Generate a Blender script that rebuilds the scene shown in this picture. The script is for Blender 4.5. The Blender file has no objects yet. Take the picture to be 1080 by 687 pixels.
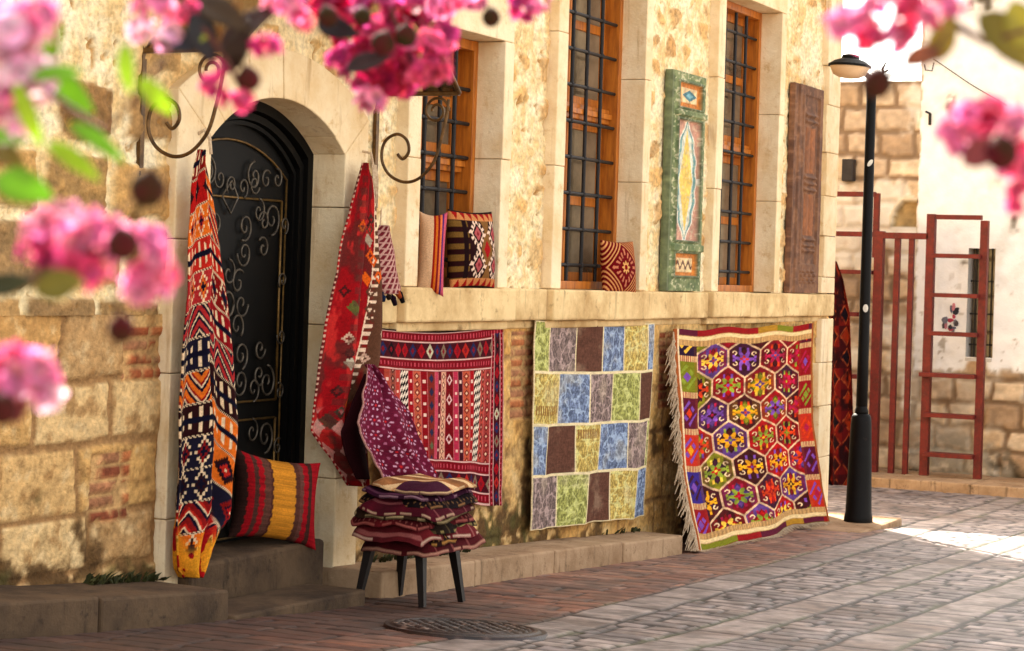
import bpy, math, random
import numpy as np
from mathutils import Vector, Matrix

random.seed(5)
RNG = np.random.default_rng(5)
SC = bpy.context.scene
COL = SC.collection
R = math.radians
PI = math.pi

# ------------------------------------------------------------------ camera model (facade = plane y 0, x along it)
F, TH, ROLL, PX, PY, DIST, EYE = 2183., R(25.7), .031, 540., 289., 5.4, 1.69
CT, ST = math.cos(TH), math.sin(TH)


def ray(px, py):
    a, b = px - PX, py - PY
    u = (a * math.cos(ROLL) + b * math.sin(ROLL)) / F
    v = (-a * math.sin(ROLL) + b * math.cos(ROLL)) / F
    return Vector((CT + ST * u, ST - CT * u, -v))


def at(px, py, Y=0.):
    d = ray(px, py)
    return Vector((0, -DIST, EYE)) + d * ((Y + DIST) / d.y)


def atx(px, py, X):
    d = ray(px, py)
    return Vector((0, -DIST, EYE)) + d * (X / d.x)


def dep(px, py, t):
    return Vector((0, -DIST, EYE)) + ray(px, py) * t


GX = [-200, -20, 0, 4, 6, 7.5, 9, 10.6, 13.3, 16.7, 22, 30, 45, 300]
GZ = [1.4, 1.4, .78, .46, .30, .165, .05, -.04, -.185, -.35, -.61, -.95, -1.2, -1.2]


def gz(x):
    return np.interp(x, GX, GZ)


# ------------------------------------------------------------------ colour and noise
def lin(c):
    c = np.asarray(c, float) / 255.
    return np.where(c <= .04045, c / 12.92, ((c + .055) / 1.055) ** 2.4)


def L4(c):
    return (*[float(x) for x in lin(c)], 1.)


def hsh(ix, iy, s=0):
    ix = ix.astype(np.int64); iy = iy.astype(np.int64)
    h = (ix * 374761393 + iy * 668265263 + s * 974634777) & 0xffffffff
    h = ((h ^ (h >> 13)) * 1274126177) & 0xffffffff
    h = ((h ^ (h >> 16)) * 2246822519) & 0xffffffff
    h = h ^ (h >> 15)
    return (h & 0xffffff) / float(0xffffff)


def vn(x, y, s=0):
    ix, iy = np.floor(x), np.floor(y)
    fx, fy = x - ix, y - iy
    fx = fx * fx * (3 - 2 * fx); fy = fy * fy * (3 - 2 * fy)
    a, b, c, d = hsh(ix, iy, s), hsh(ix + 1, iy, s), hsh(ix, iy + 1, s), hsh(ix + 1, iy + 1, s)
    return (a * (1 - fx) + b * fx) * (1 - fy) + (c * (1 - fx) + d * fx) * fy


def fbm(x, y, s=0, o=4):
    r = 0; a = .5; t = 0
    for k in range(o):
        r = r + a * vn(x * 2 ** k, y * 2 ** k, s + k * 17); t += a; a *= .55
    return r / t


def voro(x, y, s=0, jit=.8):
    ix, iy = np.floor(x), np.floor(y)
    d1 = np.full(x.shape, 9.); d2 = np.full(x.shape, 9.); idd = np.zeros(x.shape)
    for dx in (-1, 0, 1):
        for dy in (-1, 0, 1):
            cx, cy = ix + dx, iy + dy
            px = cx + .5 + jit * (hsh(cx, cy, s) - .5); py = cy + .5 + jit * (hsh(cx, cy, s + 1) - .5)
            d = np.hypot(px - x, py - y)
            near = d < d1
            d2 = np.where(near, d1, np.minimum(d2, d))
            idd = np.where(near, hsh(cx, cy, s + 2), idd)
            d1 = np.where(near, d, d1)
    return idd, d1, d2


def sst(a, b, x):
    t = np.clip((x - a) / (b - a), 0, 1)
    return t * t * (3 - 2 * t)


def mix(a, b, t):
    return a * (1 - t[..., None]) + b * t[..., None]


def pick(pal, h):
    pal = np.asarray(pal, float)
    return pal[np.minimum((h * len(pal)).astype(int), len(pal) - 1)]


def full(shape, c):
    return np.broadcast_to(np.asarray(c, float), (*shape, 3)).copy()


# ------------------------------------------------------------------ materials
MATS = {}


def _new(name):
    m = bpy.data.materials.new(name); m.use_nodes = True
    nt = m.node_tree
    return m, nt, nt.nodes['Principled BSDF']


def nd(nt, t, **k):
    n = nt.nodes.new(t)
    for a, b in k.items():
        setattr(n, a, b)
    return n


def bump(nt, b, scale, strength, dist=.01, detail=6, kind='noise'):
    tc = nd(nt, 'ShaderNodeTexCoord')
    if kind == 'noise':
        t = nd(nt, 'ShaderNodeTexNoise'); t.inputs['Scale'].default_value = scale; t.inputs['Detail'].default_value = detail
        out = t.outputs['Fac']
    else:
        t = nd(nt, 'ShaderNodeTexVoronoi'); t.inputs['Scale'].default_value = scale
        out = t.outputs['Distance']
    nt.links.new(tc.outputs['Object'], t.inputs['Vector'])
    bp = nd(nt, 'ShaderNodeBump'); bp.inputs['Strength'].default_value = strength; bp.inputs['Distance'].default_value = dist
    nt.links.new(out, bp.inputs['Height']); nt.links.new(bp.outputs['Normal'], b.inputs['Normal'])


def mat(name, c1, c2=None, scale=8., rough=.8, bs=40., bstr=.3, bdist=.01, metal=0., spec=.3, lo=.35, hi=.65, c3=None, stretch=None):
    m, nt, b = _new(name)
    b.inputs['Roughness'].default_value = rough; b.inputs['Metallic'].default_value = metal
    b.inputs['Specular IOR Level'].default_value = spec
    if c2 is None:
        c2 = tuple(min(255, x * .82) for x in c1)
    tc = nd(nt, 'ShaderNodeTexCoord'); src = tc.outputs['Object']
    if stretch:
        mp = nd(nt, 'ShaderNodeMapping'); mp.inputs['Scale'].default_value = stretch
        nt.links.new(src, mp.inputs['Vector']); src = mp.outputs['Vector']
    t = nd(nt, 'ShaderNodeTexNoise'); t.inputs['Scale'].default_value = scale; t.inputs['Detail'].default_value = 8; t.inputs['Roughness'].default_value = .65
    nt.links.new(src, t.inputs['Vector'])
    r = nd(nt, 'ShaderNodeValToRGB')
    r.color_ramp.elements[0].position = lo; r.color_ramp.elements[0].color = L4(c1)
    r.color_ramp.elements[1].position = hi; r.color_ramp.elements[1].color = L4(c2)
    if c3:
        e = r.color_ramp.elements.new(min(.95, hi + .12)); e.color = L4(c3)
    nt.links.new(t.outputs['Fac'], r.inputs['Fac']); nt.links.new(r.outputs['Color'], b.inputs['Base Color'])
    if bstr:
        bump(nt, b, bs, bstr, bdist)
    return m


def mat_attr(name, rough=.9, bs=60., bstr=.4, bdist=.006, var=.25, vscale=30., spec=.2, sheen=0., transl=0.):
    m, nt, b = _new(name)
    b.inputs['Roughness'].default_value = rough; b.inputs['Specular IOR Level'].default_value = spec
    at_ = nd(nt, 'ShaderNodeAttribute', attribute_name='Col')
    tc = nd(nt, 'ShaderNodeTexCoord')
    t = nd(nt, 'ShaderNodeTexNoise'); t.inputs['Scale'].default_value = vscale; t.inputs['Detail'].default_value = 6
    nt.links.new(tc.outputs['Object'], t.inputs['Vector'])
    mr = nd(nt, 'ShaderNodeMapRange'); mr.inputs['From Min'].default_value = .3; mr.inputs['From Max'].default_value = .7
    mr.inputs['To Min'].default_value = 1 - var; mr.inputs['To Max'].default_value = 1 + var * .6
    nt.links.new(t.outputs['Fac'], mr.inputs['Value'])
    mx = nd(nt, 'ShaderNodeMix', data_type='RGBA', blend_type='MULTIPLY'); mx.inputs['Factor'].default_value = 1
    nt.links.new(at_.outputs['Color'], mx.inputs['A']); nt.links.new(mr.outputs['Result'], mx.inputs['B'])
    nt.links.new(mx.outputs['Result'], b.inputs['Base Color'])
    if sheen:
        b.inputs['Sheen Weight'].default_value = sheen; b.inputs['Sheen Roughness'].default_value = .6
    if bstr:
        bump(nt, b, bs, bstr, bdist)
    if transl:
        tr = nd(nt, 'ShaderNodeBsdfTranslucent'); nt.links.new(mx.outputs['Result'], tr.inputs['Color'])
        ms = nd(nt, 'ShaderNodeMixShader'); ms.inputs['Fac'].default_value = transl
        nt.links.new(b.outputs['BSDF'], ms.inputs[1]); nt.links.new(tr.outputs['BSDF'], ms.inputs[2])
        nt.links.new(ms.outputs['Shader'], nt.nodes['Material Output'].inputs['Surface'])
    return m


M = MATS
M['masonry'] = mat_attr('masonry', .95, 70, .7, .012, .32, 34)
M['plaster'] = mat_attr('lime_plaster', .95, 40, .35, .01, .1, 5)
M['paving'] = mat_attr('paving', .62, 70, .35, .006, .3, 14, .45)
M['rug'] = mat_attr('woven_wool', .95, 420, .5, .003, .25, 160, .08)
M['paint'] = mat_attr('old_paint', .7, 60, .35, .004, .3, 26, .3)
M['petal'] = mat_attr('petal', .6, 200, .2, .002, .15, 90, .15, 0, .55)
M['leaf'] = mat_attr('leaf', .5, 120, .2, .002, .2, 60, .3, 0, .4)
def weathered(name, c1, c2, c3, cs):
    m, nt, b = _new(name); b.inputs['Roughness'].default_value = .88; b.inputs['Specular IOR Level'].default_value = .2
    tc = nd(nt, 'ShaderNodeTexCoord')
    def noise(scale, det, st=None, rough=.65):
        src = tc.outputs['Object']
        if st:
            mp = nd(nt, 'ShaderNodeMapping'); mp.inputs['Scale'].default_value = st; nt.links.new(src, mp.inputs['Vector']); src = mp.outputs['Vector']
        t = nd(nt, 'ShaderNodeTexNoise'); t.inputs['Scale'].default_value = scale; t.inputs['Detail'].default_value = det; t.inputs['Roughness'].default_value = rough
        nt.links.new(src, t.inputs['Vector']); return t.outputs['Fac']
    def ramp(f, p0, p1):
        r = nd(nt, 'ShaderNodeMapRange'); r.inputs['From Min'].default_value = p0; r.inputs['From Max'].default_value = p1; nt.links.new(f, r.inputs['Value']); return r.outputs['Result']
    def mx(a, c, f):
        k = nd(nt, 'ShaderNodeMix', data_type='RGBA'); nt.links.new(f, k.inputs['Factor'])
        if isinstance(a, tuple): k.inputs['A'].default_value = L4(a)
        else: nt.links.new(a, k.inputs['A'])
        k.inputs['B'].default_value = L4(c); return k.outputs['Result']
    c = mx(c1, c2, ramp(noise(3.2, 8), .4, .65)); c = mx(c, c3, ramp(noise(9, 9, None, .75), .56, .7)); c = mx(c, cs, ramp(noise(3.4, 7, (4, 4, .45)), .58, .78))
    nt.links.new(c, b.inputs['Base Color'])
    n1, n2 = noise(28, 9, None, .7), noise(6, 4)
    ad = nd(nt, 'ShaderNodeMath', operation='ADD'); nt.links.new(n1, ad.inputs[0]); nt.links.new(n2, ad.inputs[1])
    bp = nd(nt, 'ShaderNodeBump'); bp.inputs['Strength'].default_value = .6; bp.inputs['Distance'].default_value = .012; nt.links.new(ad.outputs['Value'], bp.inputs['Height']); nt.links.new(bp.outputs['Normal'], b.inputs['Normal'])
    return m
M['dressed'] = weathered('dressed_stone', (240, 220, 182), (224, 194, 146), (206, 170, 118), (178, 142, 98))
M['band'] = weathered('band_stone', (230, 200, 146), (186, 150, 98), (150, 118, 76), (120, 94, 62))
M['step'] = weathered('step_stone', (92, 72, 52), (58, 44, 32), (40, 31, 22), (28, 23, 17))  # colour darkened to carry the shade around the doorway
M['kerb'] = weathered('kerb_stone', (172, 142, 110), (138, 108, 78), (96, 72, 50), (76, 58, 40))
M['wood'] = mat('window_wood', (196, 116, 32), (142, 74, 16), 5, .45, 60, .15, .003, spec=.4, stretch=(6, 6, .7))
M['iron'] = mat('wrought_iron', (30, 26, 26), (18, 15, 15), 20, .5, 90, .25, .003, .1, .3)
M['bronze'] = mat('dark_bronze', (112, 82, 46), (60, 44, 28), 20, .45, 90, .2, .002, .7, .5)
M['scroll'] = mat('worn_scroll_iron', (96, 86, 72), (52, 46, 40), 30, .5, 90, .2, .002, .5, .5)
M['gilt'] = mat('dull_gilt', (136, 104, 52), (84, 62, 32), 30, .4, 90, .2, .002, .6, .5)
M['doorblack'] = mat('black_door_paint', (8, 7, 6), (4, 4, 4), 6, .55, 80, .12, .002, 0, .15)
M['rackred'] = mat('red_rack_paint', (112, 28, 20), (80, 20, 15), 11, .55, 60, .3, .004, 0, .3, c3=(150, 84, 66))
M['postblack'] = mat('lamp_post_paint', (15, 13, 11), (9, 8, 7), 9, .6, 40, .4, .004, 0, .15, c3=(46, 34, 26))
M['opal'] = mat('lamp_bowl', (232, 200, 160), (220, 184, 142), 4, .35, 50, .02)
M['darkwood'] = mat('dark_stool_wood', (22, 14, 10), (12, 8, 6), 8, .5, 60, .2, .003, 0, .3, stretch=(5, 5, .8))
M['twig'] = mat('twig_bark', (92, 52, 44), (56, 30, 26), 60, .8, 200, .3, .002)
M['bud'] = mat('bud_skin', (72, 12, 22), (34, 34, 10), 40, .85, 150, .2, .002, spec=.1)
M['greenleaf'] = None
M['castiron'] = mat('rusty_cast_iron', (60, 34, 26), (30, 22, 20), 25, .5, 60, .5, .006, .3, .5, c3=(92, 54, 38))
M['glassdark'] = mat('window_glass', (136, 120, 96), (70, 58, 44), 1.6, .08, 20, .02, .002, 0, .6)
M['sticker'] = mat('paper_sticker', (226, 222, 206), (206, 200, 186), 10, .7, 40, .05)
M['weed'] = mat('weed_leaf', (62, 62, 24), (36, 40, 16), 20, .7, 80, .1)
M['rope'] = mat('cotton_cord', (210, 190, 160), (170, 140, 110), 60, .9, 200, .3, .002)
M['roof'] = mat('roof_tiles', (150, 84, 56), (110, 60, 40), 5, .9, 20, .6, .03)
M['bluecloth'] = mat('blue_cloth', (36, 82, 170), (22, 54, 128), 10, .9, 200, .4, .003)
M['box'] = mat('grey_box', (48, 42, 40), (32, 28, 28), 10, .6, 40, .1)
def smoked():
    m, nt, b = _new('smoked_canopy_sheet')
    b.inputs['Base Color'].default_value = L4((70, 52, 36)); b.inputs['Roughness'].default_value = .25
    tr = nd(nt, 'ShaderNodeBsdfTransparent'); tr.inputs['Color'].default_value = (.8, .68, .52, 1)
    n = nd(nt, 'ShaderNodeTexNoise'); n.inputs['Scale'].default_value = 6
    mr = nd(nt, 'ShaderNodeMapRange'); mr.inputs['To Min'].default_value = .55; mr.inputs['To Max'].default_value = .8
    nt.links.new(n.outputs['Fac'], mr.inputs['Value'])
    ms = nd(nt, 'ShaderNodeMixShader')
    nt.links.new(mr.outputs['Result'], ms.inputs['Fac'])
    nt.links.new(b.outputs['BSDF'], ms.inputs[1]); nt.links.new(tr.outputs['BSDF'], ms.inputs[2])
    nt.links.new(ms.outputs['Shader'], nt.nodes['Material Output'].inputs['Surface'])
    return m
M['smoked'] = smoked()


DEEP = {M['rug']: 1.4, M['petal']: 1.12}


# ------------------------------------------------------------------ object helpers
def tag(o, label=None, cat=None, group=None, kind=None):
    if label: o['label'] = label
    if cat: o['category'] = cat
    if group: o['group'] = group
    if kind: o['kind'] = kind
    return o


def empty(name, loc, label, cat, group=None):
    o = bpy.data.objects.new(name, None); o.empty_display_size = .1
    o.location = loc; COL.objects.link(o)
    return tag(o, label, cat, group)


def build(name, V, faces, m, parent=None, col=None, smooth=False, bevel=0., solid=0., mat2=None, label=None):
    V = np.asarray(V, float).reshape(-1, 3)
    org = np.zeros(3)
    if parent is None:
        org = np.array([(V[:, 0].min() + V[:, 0].max()) / 2, (V[:, 1].min() + V[:, 1].max()) / 2, V[:, 2].min()])
    me = bpy.data.meshes.new(name)
    if isinstance(faces, np.ndarray):
        n = len(faces); k = faces.shape[1]
        me.vertices.add(len(V)); me.vertices.foreach_set('co', (V - org).astype(np.float32).ravel())
        me.loops.add(n * k); me.loops.foreach_set('vertex_index', faces.astype(np.int32).ravel())
        me.polygons.add(n); me.polygons.foreach_set('loop_start', np.arange(0, n * k, k, dtype=np.int32))
        me.update(calc_edges=True)
    else:
        me.from_pydata([tuple(v) for v in (V - org)], [], [tuple(f) for f in faces]); me.update()
    me.validate()
    if smooth:
        me.polygons.foreach_set('use_smooth', np.ones(len(me.polygons), bool))
    if col is not None and m in DEEP:
        col = 255 * (np.clip(np.asarray(col), 0, 255) / 255) ** DEEP[m]
    if col is not None:
        a = me.color_attributes.new('Col', 'FLOAT_COLOR', 'POINT')
        c = np.ones((len(V), 4), np.float32); c[:, :3] = lin(np.clip(np.asarray(col).reshape(-1, 3), 0, 255))
        a.data.foreach_set('color', c.ravel())
    me.materials.append(m)
    o = bpy.data.objects.new(name, me); COL.objects.link(o)
    o.location = org
    if parent is not None:
        o.parent = parent
        if parent.type == 'EMPTY':
            o.matrix_parent_inverse = Matrix.Translation(-parent.location)
    if solid:
        s = o.modifiers.new('thickness', 'SOLIDIFY'); s.thickness = solid; s.offset = 0
        if mat2:
            me.materials.append(mat2); s.material_offset = 1
    if bevel:
        b = o.modifiers.new('bevel', 'BEVEL'); b.width = bevel; b.segments = 2; b.limit_method = 'ANGLE'
    if label: o['label'] = label
    return o


def quads(nu, nv):
    i, j = np.meshgrid(np.arange(nu - 1), np.arange(nv - 1), indexing='ij')
    a = i * nv + j
    return np.stack([a, a + nv, a + nv + 1, a + 1], -1).reshape(-1, 4)


class MB:
    def __init__(s): s.v = []; s.f = []

    def add(s, vs, fs):
        n = len(s.v); s.v += [tuple(p) for p in vs]; s.f += [tuple(i + n for i in f) for f in fs]

    def box(s, a, b):
        x0, y0, z0 = a; x1, y1, z1 = b
        s.add([(x0, y0, z0), (x1, y0, z0), (x1, y1, z0), (x0, y1, z0), (x0, y0, z1), (x1, y0, z1), (x1, y1, z1), (x0, y1, z1)],
              [(0, 3, 2, 1), (4, 5, 6, 7), (0, 1, 5, 4), (1, 2, 6, 5), (2, 3, 7, 6), (3, 0, 4, 7)])

    def bar(s, p, q, w, h=None):
        p, q = Vector(p), Vector(q); h = h or w
        d = (q - p).normalized(); a = Vector((0, 0, 1)) if abs(d.z) < .9 else Vector((0, 1, 0))
        x = d.cross(a).normalized() * w / 2; y = d.cross(x).normalized() * h / 2
        s.add([p - x - y, p + x - y, p + x + y, p - x + y, q - x - y, q + x - y, q + x + y, q - x + y],
              [(0, 3, 2, 1), (4, 5, 6, 7), (0, 1, 5, 4), (1, 2, 6, 5), (2, 3, 7, 6), (3, 0, 4, 7)])

    def tube(s, pts, r, n=8, cap=True):
        pts = [Vector(p) for p in pts]; vs = []; fs = []
        ref = None
        for k, p in enumerate(pts):
            d = (pts[min(k + 1, len(pts) - 1)] - pts[max(k - 1, 0)]).normalized()
            if ref is None:
                ref = d.orthogonal().normalized()
            x = (ref - d * ref.dot(d)).normalized(); ref = x
            y = d.cross(x); rr = r[k] if isinstance(r, (list, tuple)) else r
            for t in range(n):
                a = 2 * PI * t / n; vs.append(p + x * math.cos(a) * rr + y * math.sin(a) * rr)
        for k in range(len(pts) - 1):
            for t in range(n):
                a = k * n + t; b = k * n + (t + 1) % n
                fs.append((a, b, b + n, a + n))
        if cap:
            fs.append(tuple(range(n - 1, -1, -1))); m = (len(pts) - 1) * n; fs.append(tuple(range(m, m + n)))
        s.add(vs, fs)

    def lathe(s, c, prof, n=24, axis=Vector((0, 0, 1))):
        c = Vector(c); ax = axis.normalized(); x = ax.orthogonal().normalized(); y = ax.cross(x)
        vs = []; fs = []
        for r, z in prof:
            for t in range(n):
                a = 2 * PI * t / n; vs.append(c + ax * z + x * (r * math.cos(a)) + y * (r * math.sin(a)))
        for k in range(len(prof) - 1):
            for t in range(n):
                a = k * n + t; b = k * n + (t + 1) % n; fs.append((a, b, b + n, a + n))
        fs.append(tuple(range(n - 1, -1, -1))); m = (len(prof) - 1) * n; fs.append(tuple(range(m, m + n)))
        s.add(vs, fs)

    def build(s, name, m, parent=None, **k):
        return build(name, s.v, s.f, m, parent, **k)


def relief(name, xs, zs, fn, y0, m, parent=None, holes=(), skirt=0., frame=None, label=None, basefn=None):
    """height-field sheet facing -y; fn(X,Z)->(out, colour); frame maps (a,out,z)->world"""
    X, Z = np.meshgrid(xs, zs, indexing='ij')
    h, c = fn(X, Z)
    if frame is None:
        P = np.stack([X, y0 - h, Z], -1)
    else:
        P = frame(X, h, Z)
    nu, nv = len(xs), len(zs)
    q = quads(nu, nv)
    if holes:
        cx = (X[:-1, :-1] + X[1:, 1:]).ravel() / 2; cz = (Z[:-1, :-1] + Z[1:, 1:]).ravel() / 2
        keep = np.ones(len(q), bool)
        for hfn in holes:
            keep &= ~hfn(cx, cz)
        q = q[keep]
    V = P.reshape(-1, 3); Cc = c.reshape(-1, 3)
    if skirt:
        idx = np.arange(nu * nv).reshape(nu, nv)
        ring = np.concatenate([idx[:, 0], idx[-1, 1:], idx[-2::-1, -1], idx[0, -2:0:-1]])
        Vb = V[ring].copy()
        if frame is None:
            Vb[:, 1] = y0 + skirt
        else:
            Xr, Zr = X.reshape(-1)[ring], Z.reshape(-1)[ring]
            Vb = frame(Xr, np.full(Xr.shape, -skirt), Zr)
        n0 = len(V); k = len(ring); a = np.arange(k); b = (a + 1) % k
        q = np.concatenate([q, np.stack([ring[b], ring[a], n0 + a, n0 + b], -1)])
        V = np.concatenate([V, Vb]); Cc = np.concatenate([Cc, Cc[ring]])
    return build(name, V, q, m, parent, Cc, label=label)


# ------------------------------------------------------------------ world, sun, camera
SUN_AZ = (.74, .67)
EL = R(40)
w = bpy.data.worlds.new('World'); SC.world = w; w.use_nodes = True
nt = w.node_tree
sky = nd(nt, 'ShaderNodeTexSky', sky_type='NISHITA'); sky.sun_disc = False
sky.sun_elevation = EL; sky.sun_rotation = math.atan2(SUN_AZ[0], SUN_AZ[1])
sky.air_density = .8; sky.dust_density = 3.5; sky.ozone_density = .6
hs = nd(nt, 'ShaderNodeHueSaturation'); hs.inputs['Saturation'].default_value = .3
nt.links.new(sky.outputs['Color'], hs.inputs['Color']); hz = nd(nt, 'ShaderNodeMix', data_type='RGBA', blend_type='MULTIPLY'); hz.inputs['Factor'].default_value = 1; hz.inputs['B'].default_value = (1.04, .98, .89, 1)
nt.links.new(hs.outputs['Color'], hz.inputs['A']); nt.links.new(hz.outputs['Result'], nt.nodes['Background'].inputs['Color'])
nt.nodes['Background'].inputs['Strength'].default_value = .13
sl = bpy.data.lights.new('sun', 'SUN'); sl.energy = 4.; sl.angle = R(.5); sl.color = (1, .93, .8)
so = bpy.data.objects.new('sun', sl); COL.objects.link(so)
sd = Vector((-SUN_AZ[0] * math.cos(EL), -SUN_AZ[1] * math.cos(EL), -math.sin(EL)))
so.rotation_euler = sd.to_track_quat('-Z', 'Y').to_euler(); so.location = (18, 12, 20)

cd = bpy.data.cameras.new('camera'); co = bpy.data.objects.new('camera', cd); COL.objects.link(co); SC.camera = co
cd.sensor_width = 36; cd.lens = 36 * F / 1080; cd.shift_y = -(343.5 - PY) / 1080; cd.clip_start = .05; cd.clip_end = 600
r_ = Vector((ST, -CT, 0)); u_ = Vector((0, 0, 1)); f_ = Vector((CT, ST, 0))
xr = r_ * math.cos(ROLL) + u_ * math.sin(ROLL); yu = u_ * math.cos(ROLL) - r_ * math.sin(ROLL)
mw = Matrix((xr, yu, -f_)).transposed().to_4x4(); mw.translation = (0, -DIST, EYE); co.matrix_world = mw
cd.dof.use_dof = True; cd.dof.focus_distance = 11.5; cd.dof.aperture_fstop = 8.5
SC.view_settings.view_transform = 'Standard'; SC.view_settings.look = 'None'; SC.view_settings.gamma = 1
SC.view_settings.exposure = 2.5
SC.cycles.use_denoising = True
SC.cycles.max_bounces = 8

# ------------------------------------------------------------------ ground
B1 = lambda x: -1.31 + (x - 8.82) * .07
B2 = lambda x: -1.95 + (x - 9.36) * .035
B3 = lambda x: -2.62 + (x - 9.36) * .02


def rows(x, y, rw, ln, s):
    """running-bond setts: rows across x, lengths along y -> id, edge distance"""
    r = np.floor(x / rw); off = hsh(r, r * 0 + 3, s)
    b = y / ln + off; k = np.floor(b)
    jit = (hsh(k, r, s + 5) - .5) * .35
    e1 = np.minimum(x / rw - r, 1 - (x / rw - r)) * rw
    fb = b - k
    e2 = np.minimum(np.abs(fb - jit * .3), np.abs(1 - fb)) * ln
    return hsh(k, r, s + 9), np.minimum(e1, e2), e1


def pave(X, Y):
    wob = (fbm(X * 3, Y * 3, 50, 3) - .5) * .014
    x = X + wob + .03 * np.sin(Y * 2.1); y = Y + (fbm(X * 2.5 + 9, Y * 2.5, 51, 3) - .5) * .03
    b1, b2, b3 = B1(x), B2(x), B3(x)
    i1, e1, q1 = rows(x, y, .16, .28, 1)
    i0, e0, q0 = rows(x + .12 * y, y, .16, .3, 2)
    ib, eb, _ = rows(y * 0 + .5, x, 1.0, .62, 3)
    bw = .15
    band = (np.abs(y - b1 + bw) < bw) | (np.abs(y - b2 + bw * .9) < bw * .9) | (np.abs(y - b3 + bw) < bw)
    ed = np.minimum.reduce([np.abs(y - b1), np.abs(y - b1 + 2 * bw), np.abs(y - b2), np.abs(y - b2 + 1.8 * bw), np.abs(y - b3), np.abs(y - b3 + 2 * bw)])
    walk = (y > b1) & (x < 17.5)
    e = np.where(walk, e0, e1); idd = np.where(walk, i0, i1)
    kb = np.floor(x / .62); fb = np.minimum(x / .62 - kb, 1 - x / .62 + kb) * .62
    e = np.where(band, fb, e); idd = np.where(band, hsh(kb, kb * 0 + np.floor(y), 8), idd)
    e = np.minimum(e, ed)
    jw = np.where(walk, .005, .012) + .004 * fbm(X * 6, Y * 6, 60, 2)
    j = sst(jw * .5, jw * 1.7, e)
    n1 = fbm(X * 9, Y * 9, 61, 4); n2 = fbm(X * 1.3, Y * 1.3, 62, 4); n3 = fbm(X * 30, Y * 30, 64, 3)
    h = j * (.009 + .004 * (idd - .5)) + (n1 - .5) * .0025 + (n2 - .5) * .012
    grey = pick([(148, 136, 132), (160, 147, 142), (136, 126, 123), (168, 154, 147), (142, 131, 129)], idd)
    redb = pick([(126, 80, 60), (138, 92, 70), (112, 70, 54), (130, 94, 78), (104, 72, 60)], idd)
    c = np.where(walk[..., None], redb, grey)
    c = np.where(band[..., None], pick([(156, 143, 136), (148, 136, 130), (164, 151, 144)], idd), c)
    c = mix(c, full(X.shape, (168, 128, 100)), sst(.55, .8, n2) * walk * .7)
    c = mix(c, full(X.shape, (96, 74, 62)), sst(.5, .25, n2) * .45)
    c = mix(c, full(X.shape, (70, 48, 38)), sst(.4, .6, fbm(X * .8, Y * .8, 63, 3) + .16 * np.clip(9.2 - X, -2, 1.2)) * walk * .6 * sst(11.5, 9.5, X))  # shade over the left end put into the paver colour
    c = c * (.82 + .2 * n1[..., None] + .16 * n3[..., None])
    c = mix(c, full(X.shape, (88, 70, 58)), sst(.6, .72, fbm(X * 3.5, Y * 3.5, 65, 4)) * .22)
    moss = sst(.45, .6, fbm(X * 2, Y * 2, 70, 3)) * (ed < .03)
    jc = mix(full(X.shape, (40, 33, 30)), full(X.shape, (58, 62, 28)), moss)
    c = mix(jc, c, j * (.75 + .25 * sst(.3, .6, n1)))
    c = 255 * (c / 255) ** np.where(walk, 1.16 - .26 * sst(8.5, 11.5, X), 1.16)[..., None]  # walk deepened towards the left too, part of the painted shade
    return h, c


def pave_sheet(name, xs, ys):
    X, Y = np.meshgrid(xs, ys, indexing='ij')
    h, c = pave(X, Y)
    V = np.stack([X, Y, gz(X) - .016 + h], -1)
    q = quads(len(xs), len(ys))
    return tag(build(name, V, q, M['paving'], None, c), kind='structure')


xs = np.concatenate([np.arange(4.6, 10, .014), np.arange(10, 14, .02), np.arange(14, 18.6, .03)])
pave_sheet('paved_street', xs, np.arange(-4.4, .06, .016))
pave_sheet('side_street', np.arange(18.6 - .03 + .0, 25.3, .04), np.arange(-4.4, 9, .04))
gx = np.unique(np.concatenate([np.array(GX, float), np.linspace(-150, 250, 41)])); gy = np.linspace(-180, 180, 10)
Xg, Yg = np.meshgrid(gx, gy, indexing='ij')
tag(build('ground', np.stack([Xg, Yg, gz(Xg) - .07], -1), quads(len(gx), len(gy)),
          mat('street_dust', (150, 136, 120), (120, 108, 96), 2, .9, 20, .3)), kind='structure')


# kerbs
def kerb_run(name, x0, x1, yf, yb, htop, n, mtl=None):
    mb = MB(); ed = np.linspace(x0, x1, n + 1)
    for k in range(n):
        a, b = ed[k] + .003, ed[k + 1] - .003
        dz = random.uniform(-.006, .006); dy = random.uniform(-.008, .008)
        za, zb = gz(a), gz(b)
        mb.add([(a, yf + dy, za - .1), (b, yf + dy, zb - .1), (b, yb, zb - .1), (a, yb, za - .1),
                (a, yf + dy, za + htop + dz), (b, yf + dy, zb + htop + dz), (b, yb, zb + htop + dz + .005), (a, yb, za + htop + dz + .005)],
               [(0, 3, 2, 1), (4, 5, 6, 7), (0, 1, 5, 4), (1, 2, 6, 5), (2, 3, 7, 6), (3, 0, 4, 7)])
    return tag(mb.build(name, mtl or M['kerb'], bevel=.012), kind='structure')


kerb_run('kerb', 9.1, 13.33, -.35, .02, .125, 4)
kerb_run('kerb', 3.0, 7.56, -.45, .02, .13, 5, M['step'])  # left run shares the stone colour darkened for shade


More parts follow.
